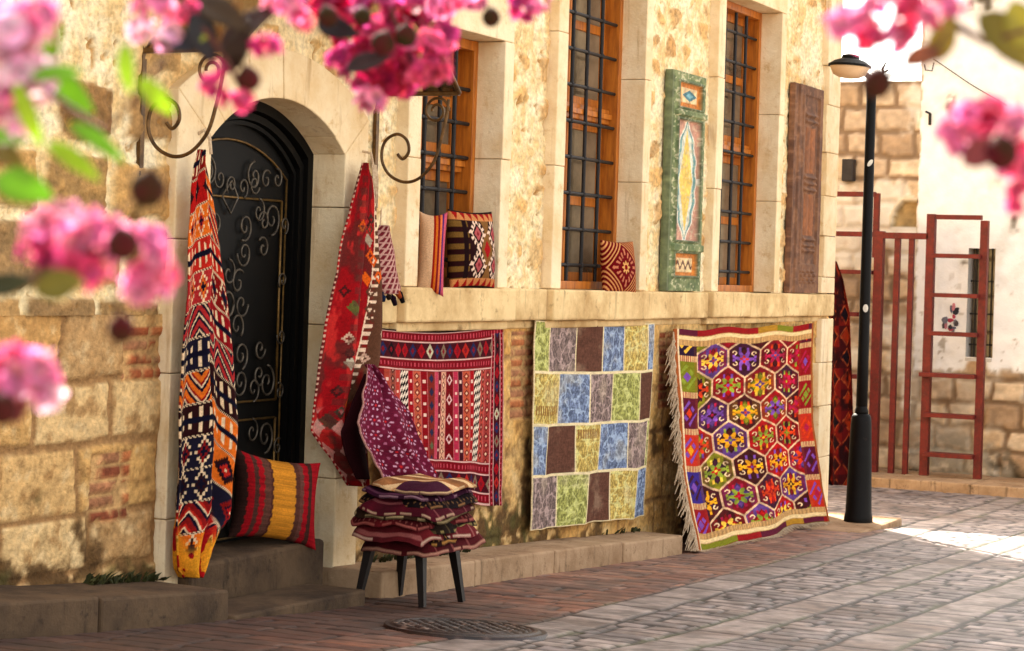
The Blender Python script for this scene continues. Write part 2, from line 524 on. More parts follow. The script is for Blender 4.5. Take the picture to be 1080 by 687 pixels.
# ------------------------------------------------------------------ the stone house
house = empty('stone_house', (11, 0, 0), 'cream and ochre stone house with an arched black iron door and three grilled windows', 'building')
XL, XC = 2.0, 17.62
BZ0, BZ1 = 1.41, 1.60          # string course
yS = -.075
W = [dict(x0=at(443, 200, yS).x, x1=at(528.5, 200, yS).x, z1=3.05, rows=.2), dict(x0=at(595, 200, yS).x, x1=at(677, 200, yS).x, z1=3.95, rows=.235),
     dict(x0=at(761, 200, yS).x, x1=at(820, 200, yS).x, z1=3.86, rows=.235)]
DX0, DX1 = at(222, 200, -.06).x, at(362, 250, -.06).x
DOX0, DOX1 = DX0 - .27, DX1 + .23
DSP, DAP, DOSP, DOAP = 2.27, 2.5, 2.47, 2.74


def arc(x0, x1, zs, za, n=24):
    """segmental arch from (x0,zs) over apex za to (x1,zs)"""
    c = (x0 + x1) / 2; hw = (x1 - x0) / 2; r = za - zs; Rr = (hw * hw + r * r) / (2 * r); cz = za - Rr
    a = math.asin(hw / Rr)
    return [(c + Rr * math.sin(t), cz + Rr * math.cos(t)) for t in np.linspace(-a, a, n)]


def door_hole(x, z):
    c = (DOX0 + DOX1) / 2; hw = (DOX1 - DOX0) / 2
    r = DOAP - DOSP; Rr = (hw * hw + r * r) / (2 * r)
    return (np.abs(x - c) < hw - .04) & (z < DOAP - Rr + np.sqrt(np.maximum(Rr * Rr - (x - c) ** 2, 0)) - .04)


def win_hole(k):
    wv = W[k]
    return lambda x, z: (x > wv['x0'] - .1) & (x < wv['x1'] + .08) & (z > BZ0 - .1) & (z < wv['z1'] + .14)


def rubble(X, Z):
    wx = (fbm(X * 5, Z * 5, 3, 3) - .5) * .1; wz = (fbm(X * 5, Z * 5, 4, 3) - .5) * .1
    ia, a1, a2 = voro((X + wx) / .46, (Z + wz) / .27, 11)
    ib, c1, c2 = voro((X + wx) / .31, (Z + wz) / .19, 21)
    big = X < 7.7
    kz = np.floor((Z + wz * .8) / .31); bx = (X + wx * .8) / .47 + hsh(kz, kz * 0, 15); kx = np.floor(bx)
    eb = np.minimum(np.minimum(bx - kx, 1 - bx + kx) * .47, np.minimum((Z + wz * .8) / .31 - kz, 1 - (Z + wz * .8) / .31 + kz) * .31)
    ia = hsh(kx, kz, 16); idd = np.where(big, ia, ib); e = np.where(big, eb * 2.2, c2 - c1)
    n0 = fbm(X * 4, Z * 4, 31, 4); n1 = fbm(X * 16, Z * 16, 32, 4); n2 = fbm(X * 1.1, Z * 1.1, 33, 3)
    lowz = sst(2.3, 1.9, Z); cover = np.where(big, .02 + (.15 - .12 * lowz) * n0, .1 + .42 * n0 + .1 * n2)
    st = sst(cover, cover + np.where(big, .05, .12), e) * np.where(big, (ia > .22) | (Z < 2.05), (ib > .28))
    st = st * sst(.2, .45, n1 + .25)
    stone_dark = big & (hsh(kx, kz, 18) > .5)
    h = st * np.where(big, .012 + .018 * idd, .006 + .008 * idd) + (n1 - .5) * .03 + (n0 - .5) * .02
    stone = pick([(204, 156, 94), (186, 136, 80), (220, 178, 118), (206, 156, 94), (214, 164, 96), (194, 148, 92)], idd)
    stone = np.where(big[..., None], stone * .88, stone); stone = np.where(stone_dark[..., None], stone * .86, stone) * (.75 + .5 * n1[..., None])
    mort = mix(full(X.shape, (242, 222, 176)), full(X.shape, (228, 194, 136)), sst(.35, .7, n1))
    mort = mix(mort, full(X.shape, (246, 230, 192)), sst(.5, .75, n0))
    c = mix(mort, stone, st * np.where(big, .92, .72))
    pit = sst(.3, .2, n1)
    c = mix(c, full(X.shape, (176, 128, 70)), pit * .8)
    return h - pit * .012, c


def brickpatch(X, Z, r, s):
    x0, x1, z0, z1 = r
    ins = (X > x0) & (X < x1) & (Z > z0) & (Z < z1)
    t = (Z - z0) / .062; k = np.floor(t); f = t - k
    off = (hsh(k, k * 0, s) - .5) * .1
    xx = (X - x0) / .22 + off * 3; kk = np.floor(xx); fx = xx - kk
    j = sst(.08, .24, np.minimum(f, 1 - f)) * sst(.02, .07, np.minimum(fx, 1 - fx))
    wear = sst(.25, .45, fbm(X * 14, Z * 14, s + 3, 3))
    j = j * wear
    c = pick([(170, 88, 48), (186, 108, 60), (150, 76, 46), (176, 116, 76)], hsh(kk, k, s))
    return ins, j, c


pxr = lambda a, b, c, d: (at(a, (c + d) / 2).x, at(b, (c + d) / 2).x, at(b, d).z, at(b, c).z)
BRICKS = [(pxr(127, 171, 345, 400), 1), (pxr(94, 135, 475, 548), 2), (pxr(538, 561, 350, 440), 3), (pxr(694, 708, 350, 430), 4), (pxr(345, 400, 350, 440), 6)]


def ashlar(X, Z):
    wx = (fbm(X * 4, Z * 4, 103, 3) - .5) * .07; wz = (fbm(X * 3, Z * 3, 104, 3) - .5) * .05
    x, z = X + wx, Z + wz
    cb = np.array([-.9, -.62, -.38, -.12, .12, .38, .62, .92, 1.19, 1.7])
    k = np.clip(np.searchsorted(cb, z) - 1, 0, len(cb) - 2)
    ez = np.minimum(z - cb[k], cb[k + 1] - z)
    wd = .52; b = x / wd + hsh(k, k * 0, 7) * .9; kb = np.floor(b)
    jl = (hsh(kb, k, 12) - .5) * .34; jr = (hsh(kb + 1, k, 12) - .5) * .34
    fb = b - kb; ex = np.minimum(fb - jl, 1 + jr - fb); kb = np.where(fb < jl, kb - 1, np.where(fb > 1 + jr, kb + 1, kb))
    ex = np.abs(ex) * wd
    idd = hsh(kb, k, 14); e = np.minimum(ex, ez)
    n0 = fbm(X * 3, Z * 3, 131, 4); n1 = fbm(X * 15, Z * 15, 132, 4); n2 = fbm(X * .9, Z * .9, 133, 3); n3 = fbm(X * 45, Z * 45, 134, 3)
    right = sst(9.2, 9.6, X)
    jw = .006 + .012 * n0
    j = sst(jw, jw * 2.0, e)
    j = np.maximum(j, right * sst(.35, .6, n0) * .8)
    h = j * (.011 + .01 * (idd - .5)) + (n1 - .5) * .014 + (n0 - .5) * .014 + (n3 - .5) * .007
    st = pick([(220, 174, 108), (206, 154, 86), (226, 186, 124), (202, 158, 100), (212, 162, 92), (194, 150, 94)], idd)
    orange = mix(full(X.shape, (222, 164, 78)), full(X.shape, (234, 190, 112)), sst(.35, .65, n0))
    st = mix(st, orange, right * .7)
    st = mix(st, full(X.shape, (150, 104, 54)), sst(.55, .75, n1) * .6)
    st = mix(st, full(X.shape, (232, 200, 146)), sst(.42, .22, n1) * .55)
    c = mix(full(X.shape, (168, 124, 74)), st, j)
    for rr, s in BRICKS:
        ins, bj, bc = brickpatch(X, Z, rr, s)
        bc = mix(full(X.shape, (206, 160, 100)), bc, bj)
        c = np.where(ins[..., None], bc * (.8 + .4 * n1[..., None]), c)
        h = np.where(ins, bj * .014 + (n1 - .5) * .02 - .006, h)
    g_ = c.mean(-1, keepdims=True); c = c * .88 + g_ * .12; c = 255 * (np.clip(c, 0, 255) / 255) ** 1.06
    hgt = Z - gz(X)
    ds = fbm(X * 2.3, Z * 3.2, 140, 5)
    damp = sst(.5, .62, ds + .34 * np.clip(.34 - hgt, -.6, .4))
    dcol = mix(full(X.shape, (78, 54, 28)), full(X.shape, (66, 60, 28)), sst(.55, .7, fbm(X * 5, Z * 5, 141, 3)))
    c = mix(c, dcol, damp * sst(.35, .6, n1 + .12) * .85)
    return h, c


STEP = .0125
xs_w = np.arange(3.4, XC + .001, STEP)
relief('upper_wall', xs_w, np.arange(BZ0 + .05, 4.25, STEP), rubble, 0, M['masonry'], house,
       holes=[door_hole, win_hole(0), win_hole(1), win_hole(2)])
relief('lower_wall', xs_w, np.arange(-.75, BZ0 + .055, STEP), ashlar, 0, M['masonry'], house, holes=[door_hole])
# the rest of the shell
mb = MB()
mb.box((XL, .0, -.2), (3.41, .3, 6.3)); mb.box((3.41, .0, 4.235), (XC, .3, 6.3))
mb.box((XL, .3, -.8), (XL + .3, 7.5, 6.3)); mb.box((XC - .3, .3, -.9), (XC - .002, 7.5, 6.3)); mb.box((XL + .3, 7.2, -.8), (XC - .3, 7.5, 6.3))
mb.box((XL + .3, .62, -.8), (XC - .3, .7, 6.3))
mb.build('rear_walls', M['band'], house)
mb = MB()
mb.add([(XL - .3, -.35, 6.3), (XC + .3, -.35, 6.3), (XC + .3, 3.7, 7.7), (XL - .3, 3.7, 7.7), (XC + .3, 7.9, 6.3), (XL - .3, 7.9, 6.3),
        (XL - .3, -.35, 6.18), (XC + .3, -.35, 6.18), (XC + .3, 7.9, 6.18), (XL - .3, 7.9, 6.18)],
       [(0, 1, 2, 3), (3, 2, 4, 5), (6, 9, 8, 7), (0, 6, 7, 1), (5, 4, 8, 9), (1, 7, 8, 4, 2), (0, 3, 5, 9, 6)])
mb.build('roof', M['roof'], house)

# string course with steps under the windows
mb = MB()
split_done = False
segs = []
xa = DOX1 - .02
for wv in W:
    a, b = wv['x0'] - .19, wv['x1'] + .17
    segs += [(xa, a, -.07), (a, b, -.115)]; xa = b
segs += [(xa, XC + .02, -.07)]
for a, b, y in segs:
    if False:
        mb.build('string_course', M['band'], house, bevel=.012); mb = MB(); split_done = True
    n = max(1, round((b - a) / .95)); e = np.linspace(a, b, n + 1)
    for k in range(n):
        dz = random.uniform(-.004, .004)
        mb.box((e[k] + .0015, y + random.uniform(-.004, .004), BZ0 + dz), (e[k + 1] - .0015, .2, BZ1 + dz))
        mb.box((e[k] + .0015, y + .05, BZ0 - .05), (e[k + 1] - .0015, .05, BZ0 + dz - .001))
mb.build('string_course', M['band'], house, bevel=.012)

# corner pilaster
mb = MB(); z = -.7; k = 0
while z < 6.1:
    hgt = random.uniform(.34, .46)
    x0 = at(863, 250).x - (.05 if k % 2 else 0)
    if not (z < BZ1 and z + hgt > BZ0):
        mb.box((x0, -.06, z + .002), (XC + .03, .25, z + hgt - .002))
    else:
        mb.box((x0, -.06, z + .002), (XC + .03, .25, BZ0 - .052)) if z < BZ0 - .07 else None
        mb.box((x0, -.06, BZ1 + .006), (XC + .03, .25, max(z + hgt, BZ1 + .1) - .002)); hgt = max(z + hgt, BZ1 + .1) - z
    z += hgt; k += 1
mb.build('corner_pilaster', M['dressed'], house, bevel=.008)

# door surround: stones of an arch ring
yF, yB = -.06, .24
mb = MB()


def stone(inner, outer, y0, y1, g=.0018):
    """prism between an inner and an outer polyline in xz"""
    n = len(inner); vs = []; fs = []
    for y in (y0, y1):
        vs += [(p[0], y, p[1]) for p in inner] + [(p[0], y, p[1]) for p in outer]
    o = 2 * n
    for k in range(n - 1):
        fs += [(k, k + 1, n + k + 1, n + k), (o + k, o + n + k, o + n + k + 1, o + k + 1),
               (k, o + k, o + k + 1, k + 1), (n + k, n + k + 1, o + n + k + 1, o + n + k)]
    fs += [(0, n, o + n, o), (n - 1, o + n - 1, o + 2 * n - 1, 2 * n - 1)]
    mb.add(vs, fs)


def shrink(pts, g=.0025):
    return pts


ia, oa = arc(DX0, DX1, DSP, DAP, 31), arc(DOX0, DOX1, DOSP, DOAP, 31)
cuts = [0, 3, 15, 27, 30]
stone([ia[0], ia[1], ia[2], ia[3]], [oa[0], oa[1], oa[2], oa[3]], yF, yB)
for a, b in ((3, 15), (15, 27), (27, 30)):
    ins = [tuple(np.array(p)) for p in ia[a:b + 1]]; out = [tuple(np.array(p)) for p in oa[a:b + 1]]
    d = .0022
    ins[0] = (ins[0][0] + d, ins[0][1]); out[0] = (out[0][0] + d, out[0][1])
    stone(ins, out, yF + random.uniform(-.003, .003), yB)
for x0, x1, zi, cutz in ((DOX0, DX0, DSP, [-.1, .55, 1.2, 1.8, 9]), (DX1, DOX1, DSP, [-.3, .62, 1.4, 2.0, 9])):
    for a, b in zip(cutz[:-1], cutz[1:]):
        top_i = min(b, DSP) - .002; top_o = (min(b, DOSP) if b > DSP else b) - .002
        zi0 = a + .002
        ti, to = (top_o, top_i) if x0 == DOX0 else (top_i, top_o)
        mb.add([(x0, yF, zi0), (x1, yF, zi0), (x1, yF, to), (x0, yF, ti), (x0, yB, zi0), (x1, yB, zi0), (x1, yB, to), (x0, yB, ti)],
               [(0, 1, 2, 3), (5, 4, 7, 6), (4, 0, 3, 7), (1, 5, 6, 2), (3, 2, 6, 7), (4, 5, 1, 0)])
mb.build('door_surround', M['dressed'], house, bevel=.006)

# door leaf
yD = .2
door = MB()
ring = arc(DX0 - .05, DX1 + .05, DSP - .02, DAP, 25)
z0d = .2
leafpts = [(DX0 - .05, z0d)] + ring + [(DX1 + .05, z0d)]
n = len(leafpts)
door.add([(x, yD, z) for x, z in leafpts] + [(x, yD + .06, z) for x, z in leafpts],
         [tuple(range(n - 1, -1, -1)), tuple(range(n, 2 * n))] + [(k, (k + 1) % n, (k + 1) % n + n, k + n) for k in range(n)])
dleaf = door.build('door', M['doorblack'], house)
fr = MB()
# frame: stepped mouldings along the right and top
for inset, wd, yy in ((.0, .05, -.07), (.06, .035, -.05), (.1, .02, -.03)):
    a0, a1 = DX0 + inset, DX1 - inset - .0
    tr = [(a1, z0d)] + arc(a0, a1, DSP - inset, DAP - inset * 1.05, 21)[::-1] + [(a0, z0d)]
    ti = [(a1 - wd, z0d)] + arc(a0 + wd, a1 - wd, DSP - inset - wd * .5, DAP - inset * 1.05 - wd, 21)[::-1] + [(a0 + wd, z0d)]
    m0 = len(tr); vs = [(x, yD + yy, z) for x, z in tr] + [(x, yD + yy, z) for x, z in ti] + [(x, yD + .01, z) for x, z in tr] + [(x, yD + .01, z) for x, z in ti]
    fs = []
    for k in range(m0 - 1):
        fs += [(k, k + 1, m0 + k + 1, m0 + k), (k, 2 * m0 + k, 2 * m0 + k + 1, k + 1), (m0 + k, m0 + k + 1, 3 * m0 + k + 1, 3 * m0 + k)]
    fr.add(vs, fs)
fr.build('door_frame', M['doorblack'], dleaf)


def spiral(cx, cz, r, turns, a0, dirn=1, n=26, y=yD - .02):
    return [(cx + r * (1 - t) ** .8 * math.cos(a0 + dirn * turns * 2 * PI * t) , y, cz + r * 1.15 * (1 - t) ** .8 * math.sin(a0 + dirn * turns * 2 * PI * t)) for t in np.linspace(0, .93, n)]


iw = MB(); ig = MB()
dP = lambda px, py: at(px, py, yD - .02)
cx = (DX0 + DX1) / 2 - .03
inL, inR = DX0 + .06, DX1 - .2
# rails of the decorated panels
for za, zb in ((1.02, 2.02), (.36, .93)):
    ig.tube([(inL, yD - .012, za), (inL, yD - .012, zb)], .007, 6); ig.tube([(inR, yD - .012, za), (inR, yD - .012, zb)], .007, 6)
    ig.tube([(inL, yD - .012, za), (inR, yD - .012, za)], .006, 6); ig.tube([(inL, yD - .012, zb), (inR, yD - .012, zb)], .006, 6)
ig.tube([(DX1 - .16, yD - .012, .3), (DX1 - .16, yD - .012, 2.13)] + [(x, yD - .012, z) for x, z in arc(DX0 + .02, DX1 - .16, 2.13, 2.3, 14)[::-1]], .006, 6)
pc = (inL + inR) / 2
for za, zb in ((1.02, 2.02), (.36, .93)):
    for sx, ex in ((-1, inL), (1, inR)):
        for zz, sg in ((zb, -1), (za, 1)):
            iw.tube(spiral(ex - sx * .1, zz + sg * .09, .075, 1.5, PI / 2 * sg, -sx * sg), .006, 6)
            iw.tube(spiral(ex - sx * .22, zz + sg * .06, .055, 1.3, -PI / 2 * sg, sx * sg), .005, 6)
zc = 1.5
for k in range(8):
    a = k * PI / 4
    iw.tube(spiral(pc + .12 * math.cos(a), zc + .15 * math.sin(a), .06, 1.2, a, 1 if k % 2 else -1), .006, 6)
iw.tube([(pc + .05 * math.cos(t), yD - .02, zc + .06 * math.sin(t)) for t in np.linspace(0, 2 * PI, 16)], .007, 6)
for za in (2.02, .93, 1.02):
    iw.tube([(pc - .07, yD - .015, za), (pc, yD - .02, za + .08), (pc + .07, yD - .015, za), (pc, yD - .02, za - .08), (pc - .07, yD - .015, za)], .006, 6)
for sx in (-1, 1):
    iw.tube(spiral(pc + sx * .2, 2.13, .065, 1.4, PI / 2, sx), .006, 6)
for k in range(5):
    iw.tube(spiral(pc + (k - 2) * .15, .64 + .07 * (k % 2), .08, 1.4, k, 1 if k % 2 else -1), .006, 6)
    iw.tube(spiral(pc + (k - 2) * .16, .48 - .05 * (k % 2), .06, 1.3, 2 + k, -1 if k % 2 else 1), .006, 6)
for zz in (1.12, 1.25, 1.75, 1.88):
    for sx in (-1, 1):
        iw.tube(spiral(pc + sx * .13, zz, .062, 1.5, zz * 9, sx), .006, 6); iw.tube(spiral(pc + sx * .3, zz + .03, .05, 1.3, zz * 5, -sx), .006, 6)
for k in range(9):
    iw.tube(spiral(inL + .06 + k * (inR - inL - .12) / 8, 2.1 + .03 * math.sin(k), .045, 1.3, k, 1 if k % 2 else -1), .0055, 6)
for k in range(6):
    iw.tube(spiral(DX1 - .18, .5 + k * .28, .04, 1.3, k, 1 if k % 2 else -1), .005, 6)
    iw.tube([(pc + (.05 if k % 2 else -.05), yD - .02, .42 + k * .09), (pc, yD - .026, .46 + k * .09), (pc - (.05 if k % 2 else -.05), yD - .02, .5 + k * .09)], .006, 6)
iw.build('iron_scrollwork', M['scroll'], dleaf, smooth=True)
ig.build('gilt_beading', M['gilt'], dleaf, smooth=True)

# doorsteps
s1 = MB()
zt = at(275, 582, -.12).z
s1.box((at(200, 590, -.12).x, -.12, zt - .3), (at(343, 575, -.12).x, .3, zt))
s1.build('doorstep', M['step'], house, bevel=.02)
s2 = MB()
pA, pB = at(277, 645, -.46), at(386, 622, -.46)
s2.add([(7.6, -.46, pA.z - .12), (pB.x, -.46, pB.z - .14), (pB.x + .02, -.125, pB.z - .14), (7.4, -.125, pA.z - .12),
        (7.6, -.46, pA.z + .01), (pB.x, -.46, pB.z), (pB.x + .02, -.125, pB.z), (7.4, -.125, pA.z + .012)],
       [(0, 3, 2, 1), (4, 5, 6, 7), (0, 1, 5, 4), (1, 2, 6, 5), (2, 3, 7, 6), (3, 0, 4, 7)])
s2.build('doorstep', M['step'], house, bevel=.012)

# window surrounds, windows
for wi, wv in enumerate(W):
    x0, x1, z1 = wv['x0'], wv['x1'], wv['z1']
    mb = MB(); yb = .16
    cl = [BZ1 + .004, 2.37, 3.2, z1]; cr = [BZ1 + .004, 2.34, 3.04, z1]
    if wi == 0: cl = [BZ1 + .004, 2.3, z1]; cr = [BZ1 + .004, 2.36, z1]
    for cuts, a, b in ((cl, x0 - .145, x0), (cr, x1, x1 + .12)):
        for p, q in zip(cuts[:-1], cuts[1:]):
            if q - p > .05:
                o = random.uniform(-.003, .003)
                mb.box((a, yS + o, p + .0015), (b, yb, q - .0015))
    mb.box((x0 - .145, yS, z1 + .0015), (x1 + .12, yb, z1 + .3))
    mb.build('window_surround', M['dressed'], house, bevel=.006)
    # wooden frame
    fy = .1; fw = .05
    fm = MB()
    fm.box((x0 - .03, fy, BZ1), (x0 + fw, fy + .14, z1)); fm.box((x1 - fw, fy, BZ1), (x1 - .001, fy + .14, z1 - .001))
    fm.box((x0 + fw, fy + .002, z1 - .06), (x1 - fw, fy + .138, z1 - .002)); fm.box((x0 + fw, fy - .01, BZ1 + .002), (x1 - fw, fy + .138, BZ1 + .055))
    zm = BZ1 + (z1 - BZ1) * .5
    ax, bx = x0 + fw, x1 - fw
    sy = fy + .11
    mx = (ax + bx) / 2
    fm.box((ax, fy + .06, zm - .05), (bx, fy + .13, zm + .05)); fm.box((ax, fy + .04, zm - .018), (bx, fy + .06, zm + .018))
    for za, zb in ((BZ1 + .055, zm - .05), (zm + .05, z1 - .06)):
        for p, q in ((ax, mx), (mx, bx)):
            fm.box((p + .002, sy, za), (p + .055, sy + .045, zb)); fm.box((q - .055, sy, za), (q - .002, sy + .045, zb))
            fm.box((p + .055, sy + .002, za), (q - .055, sy + .043, za + .06)); fm.box((p + .055, sy + .002, zb - .06), (q - .055, sy + .043, zb))
            fm.box((p + .055, sy + .004, (za + zb) / 2 - .03), (q - .055, sy + .04, (za + zb) / 2 + .03))
    wo = fm.build('window', M['wood'], house, bevel=.004)
    gm = MB(); gm.box((ax, sy + .018, BZ1 + .05), (bx, sy + .024, z1 - .05)); gm.build('pane', M['glassdark'], wo)
    gr = MB(); gy_ = fy + .0
    nb = 4
    for k in range(1, nb + 1):
        xx = ax + (bx - ax) * k / (nb + 1)
        gr.tube([(xx, gy_ + .03, BZ1 + .05), (xx, gy_ + .03, z1 - .05)], .0135, 8)
    zz = BZ1 + .16
    while zz < z1 - .1:
        gr.tube([(ax - .01, gy_ + .03, zz), (bx + .01, gy_ + .03, zz)], .012, 8)
        for k in range(1, nb + 1):
            xx = ax + (bx - ax) * k / (nb + 1); gr.lathe((xx, gy_ + .03, zz - .018), [(.012, 0), (.019, .009), (.019, .027), (.012, .036)], 8)
        zz += wv['rows']
    gr.build('grille', M['iron'], wo, smooth=False)

# canopy over the door: smoked vault, gilt edge bars, two scroll brackets
cy = -.5
pl, pr = at(150, 57, -.01), at(397, 97, -.01)
cx0, cx1, csz, caz = pl.x, pr.x, (pl.z + pr.z) / 2, (pl.z + pr.z) / 2 + .42
av = arc(cx0, cx1, csz, caz, 33)
V = np.array([[(x, y, z) for y in np.linspace(0, cy, 8)] for x, z in av])
can = build('door_canopy', V, quads(33, 8), M['smoked'], house, smooth=True, solid=.008)
cb_ = MB()
for y in (-.012, cy):
    cb_.tube([(x, y, z) for x, z in av], .013, 8)
for k in (8, 16, 24):
    cb_.tube([(av[k][0], 0, av[k][1] + .012), (av[k][0], cy, av[k][1] + .012)], .008, 6)
cb_.build('canopy_frame', M['bronze'], can, smooth=True)


def bracket(x, zt):
    b = MB()
    b.bar((x, -.015, zt + .02), (x, -.015, zt - .62), .03, .02)
    b.bar((x, -.02, zt), (x, cy, zt), .026, .022)
    P = lambda d, z: (x, -d, zt + z)
    curve = [(.44, -.03), (.43, -.12), (.4, -.25), (.36, -.36), (.28, -.44), (.19, -.46), (.1, -.42), (.055, -.34), (.07, -.25), (.14, -.21), (.2, -.24), (.215, -.3), (.18, -.34), (.145, -.31)]
    pts = []
    for i in range(len(curve) - 1):
        p0, p1, p2, p3 = [np.array(curve[max(0, min(len(curve) - 1, i + q))]) for q in (-1, 0, 1, 2)]
        for t in np.linspace(0, 1, 6, endpoint=False):
            q = .5 * (2 * p1 + (p2 - p0) * t + (2 * p0 - 5 * p1 + 4 * p2 - p3) * t * t + (3 * p1 - p0 - 3 * p2 + p3) * t ** 3)
            pts.append(P(q[0], q[1]))
    b.tube(pts, .0085, 8)
    b.tube([P(.37 + .075 * math.cos(t) * (1 - t / 14), -.09 + .075 * math.sin(t) * (1 - t / 14)) for t in np.linspace(0, 9.5, 40)], .0075, 8)
    b.build('bracket', M['bronze'], can, smooth=False)


bracket(cx0, csz); bracket(cx1, csz)


# ------------------------------------------------------------------ textile patterns  (u right, v down -> sRGB)
def dia(u, v):
    return np.abs(u) + np.abs(v)


def pat_stripes(u, v):
    S = u.shape; c = full(S, (150, 26, 42))
    W_, H_ = 1.45, 1.12
    x, y = u * W_, v * H_
    # columns of the field
    cols = [(.05, 'dots', (186, 92, 72)), (.06, 'dia', (168, 100, 82)), (.05, 'dots', (196, 84, 70)), (.085, 'zig', 0), (.04, 'dots', (176, 20, 40)), (.055, 'chain', (206, 118, 92)),
            (.05, 'dots', (160, 18, 36)), (.075, 'star', (150, 60, 48)), (.04, 'plain', (206, 92, 116)), (.035, 'dots', (126, 24, 52)), (.055, 'chain', (222, 176, 150)), (.075, 'lone', (140, 8, 28)),
            (.04, 'dots', (196, 70, 100)), (.035, 'dots', (92, 26, 44)), (.06, 'chain', (204, 112, 82)), (.04, 'dots', (180, 26, 40)), (.09, 'zig', 0), (.055, 'dia', (196, 96, 82)), (.06, 'chain', (178, 84, 76))]
    tot = sum(k[0] for k in cols); a = .04; span = 1.27 / tot
    for wdt, ty, cc in cols:
        b = a + wdt * span; mk = (x >= a) & (x < b)
        t = (x - a) / (b - a) - .5; k = full(S, cc if cc else (40, 12, 16))
        if ty == 'dots':
            p = (y / .075) % 1 - .5; k = np.where(((np.abs(p) < .12) & (np.abs(t) < .22))[..., None], np.array((236, 206, 190.)), k)
        elif ty == 'dia':
            p = (y / .06) % 1 - .5; d = dia(t * 1.3, p); k = np.where(((d > .28) & (d < .46))[..., None], np.array((70, 40, 48.)), k); k = np.where((d < .14)[..., None], np.array((220, 200, 180.)), k)
        elif ty == 'chain':
            p = (y / .055) % 1 - .5; d = dia(t * 1.2, p); k = np.where(((d > .3) & (d < .46))[..., None], np.array((120, 40, 50.)), k); k = np.where((d < .18)[..., None], np.array((236, 210, 180.)), k)
        elif ty == 'star':
            kk = np.floor(y / .09); p = (y / .09) % 1 - .5; d = dia(t * 1.1, p); k = np.where((d < .34)[..., None], pick([(206, 180, 120), (60, 62, 96), (196, 60, 40), (120, 120, 90)], hsh(kk, kk * 0, 4)), k)
        elif ty == 'zig':
            p = (y / .05) % 1; s1 = ((t * 2 + p) % 1 < .5) ^ (np.abs(t) < .16); k = np.where(s1[..., None], np.array((238, 222, 204.)), k)
        elif ty == 'lone':
            p = (y / .13) % 1 - .5; d = dia(t, p * 1.3); k = np.where(((d < .36) & (d > .2))[..., None], np.array((232, 196, 190.)), k)
        c = np.where(mk[..., None], k, c)
        c = np.where((mk & (np.abs(t) > .46))[..., None], np.array((206, 130, 130.)), c); a = b

    def border(s, w_, mask):   # s along, w_ 0..1 across
        k = full(S, (146, 18, 40))
        kk = np.floor(s / .085); p = (s / .085) % 1 - .5; t = (w_ - .5) * 1.0
        mid = np.abs(t) < .2
        d = dia(p, t * 2.4)
        fill = pick([(206, 196, 170), (56, 62, 104), (178, 24, 44), (150, 130, 110), (40, 20, 30), (190, 60, 50)], hsh(kk, kk * 0, 41))
        km = full(S, (96, 20, 40)); km = np.where((d < .46)[..., None], fill, km); km = np.where((d < .2)[..., None], np.array((150, 30, 50.)), km)
        k = np.where(mid[..., None], km, k)
        tick = (np.abs((s / .035) % 1 - .5) < .16) & (np.abs(np.abs(t) - .34) < .05)
        k = np.where(tick[..., None], np.array((206, 96, 110.)), k)
        k = np.where(((np.abs(np.abs(t) - .215) < .018) | (np.abs(np.abs(t) - .47) < .022))[..., None], np.array((226, 190, 180.)), k)
        return np.where(mask[..., None], k, c)
    c = border(x, y / .27, y < .27); c = border(x, (H_ - y) / .27, y > H_ - .27)
    c = border(y, (W_ - x) / .14, (x > W_ - .14) & (y > .05))
    c = np.where((y < .012)[..., None], np.array((40, 16, 18.)), c)
    return c


def pat_patch(u, v):
    S = u.shape
    G, A, B, N, Y = (172, 172, 98), (142, 122, 116), (132, 88, 70), (126, 140, 170), (214, 184, 104)
    rws = [([0, .105, .33, .535, .735, .93, 1], [G, A, B, N, Y, N]), ([0, .21, .435, .65, .865, 1], [Y, N, A, G, B]),
           ([0, .125, .34, .55, .775, .975, 1], [N, B, Y, N, A, G]), ([0, .23, .445, .66, .89, 1], [A, G, B, Y, N])]
    c = full(S, (232, 214, 172)); vb = [.0, .245, .5, .745, 1.]
    n0 = fbm(u * 190, v * 90, 5, 3); n1 = fbm(u * 18, v * 16, 6, 3)
    for r, (e, cs) in enumerate(rws):
        for k, cc in enumerate(cs):
            mk = (v > vb[r] + .006) & (v < vb[r + 1] - .006) & (u > e[k] + .004) & (u < e[k + 1] - .004)
            base = np.array(cc, float); lt = np.minimum(base * 1.3 + 34, 236); dk = base * .74
            t = sst(.38, .62, n0)
            if cc == B: t = t * .35
            orn = sst(.1, .02, np.abs(np.sin(u * 46 + n1 * 5) * np.cos(v * 40 + n1 * 6)) - .12)
            k2 = dk * (1 - t[..., None]) + (base * .9 + lt * .1) * t[..., None]
            k2 = k2 * (1 - .55 * orn[..., None]) + lt * .55 * orn[..., None] if cc != B else k2
            c = np.where(mk[..., None], k2, c)
    for (u0, u1, v0) in ((0.02, .2, .43), (.35, .54, .55)):
        mk = (u > u0) & (u < u1) & (np.abs(v - v0) < .022); c = np.where((mk & (np.abs((u * 60) % 1 - .5) < .3))[..., None], np.array((150, 110, 60.)), c)
    c = mix(c, full(S, (206, 190, 160)), sst(.5, .75, fbm(u * 9, v * 9, 7, 4)) * .35)
    return 255 * (np.clip(c, 0, 255) / 255) ** .8


HEXC = [(176, 16, 28), (92, 24, 24), (122, 84, 146), (156, 150, 40), (156, 22, 44), (186, 24, 26), (100, 28, 30), (180, 24, 30), (96, 34, 70), (200, 70, 34)]
MOTC = [(236, 176, 40), (224, 86, 30), (160, 170, 70), (150, 100, 180), (190, 40, 90), (240, 200, 90), (90, 30, 50)]


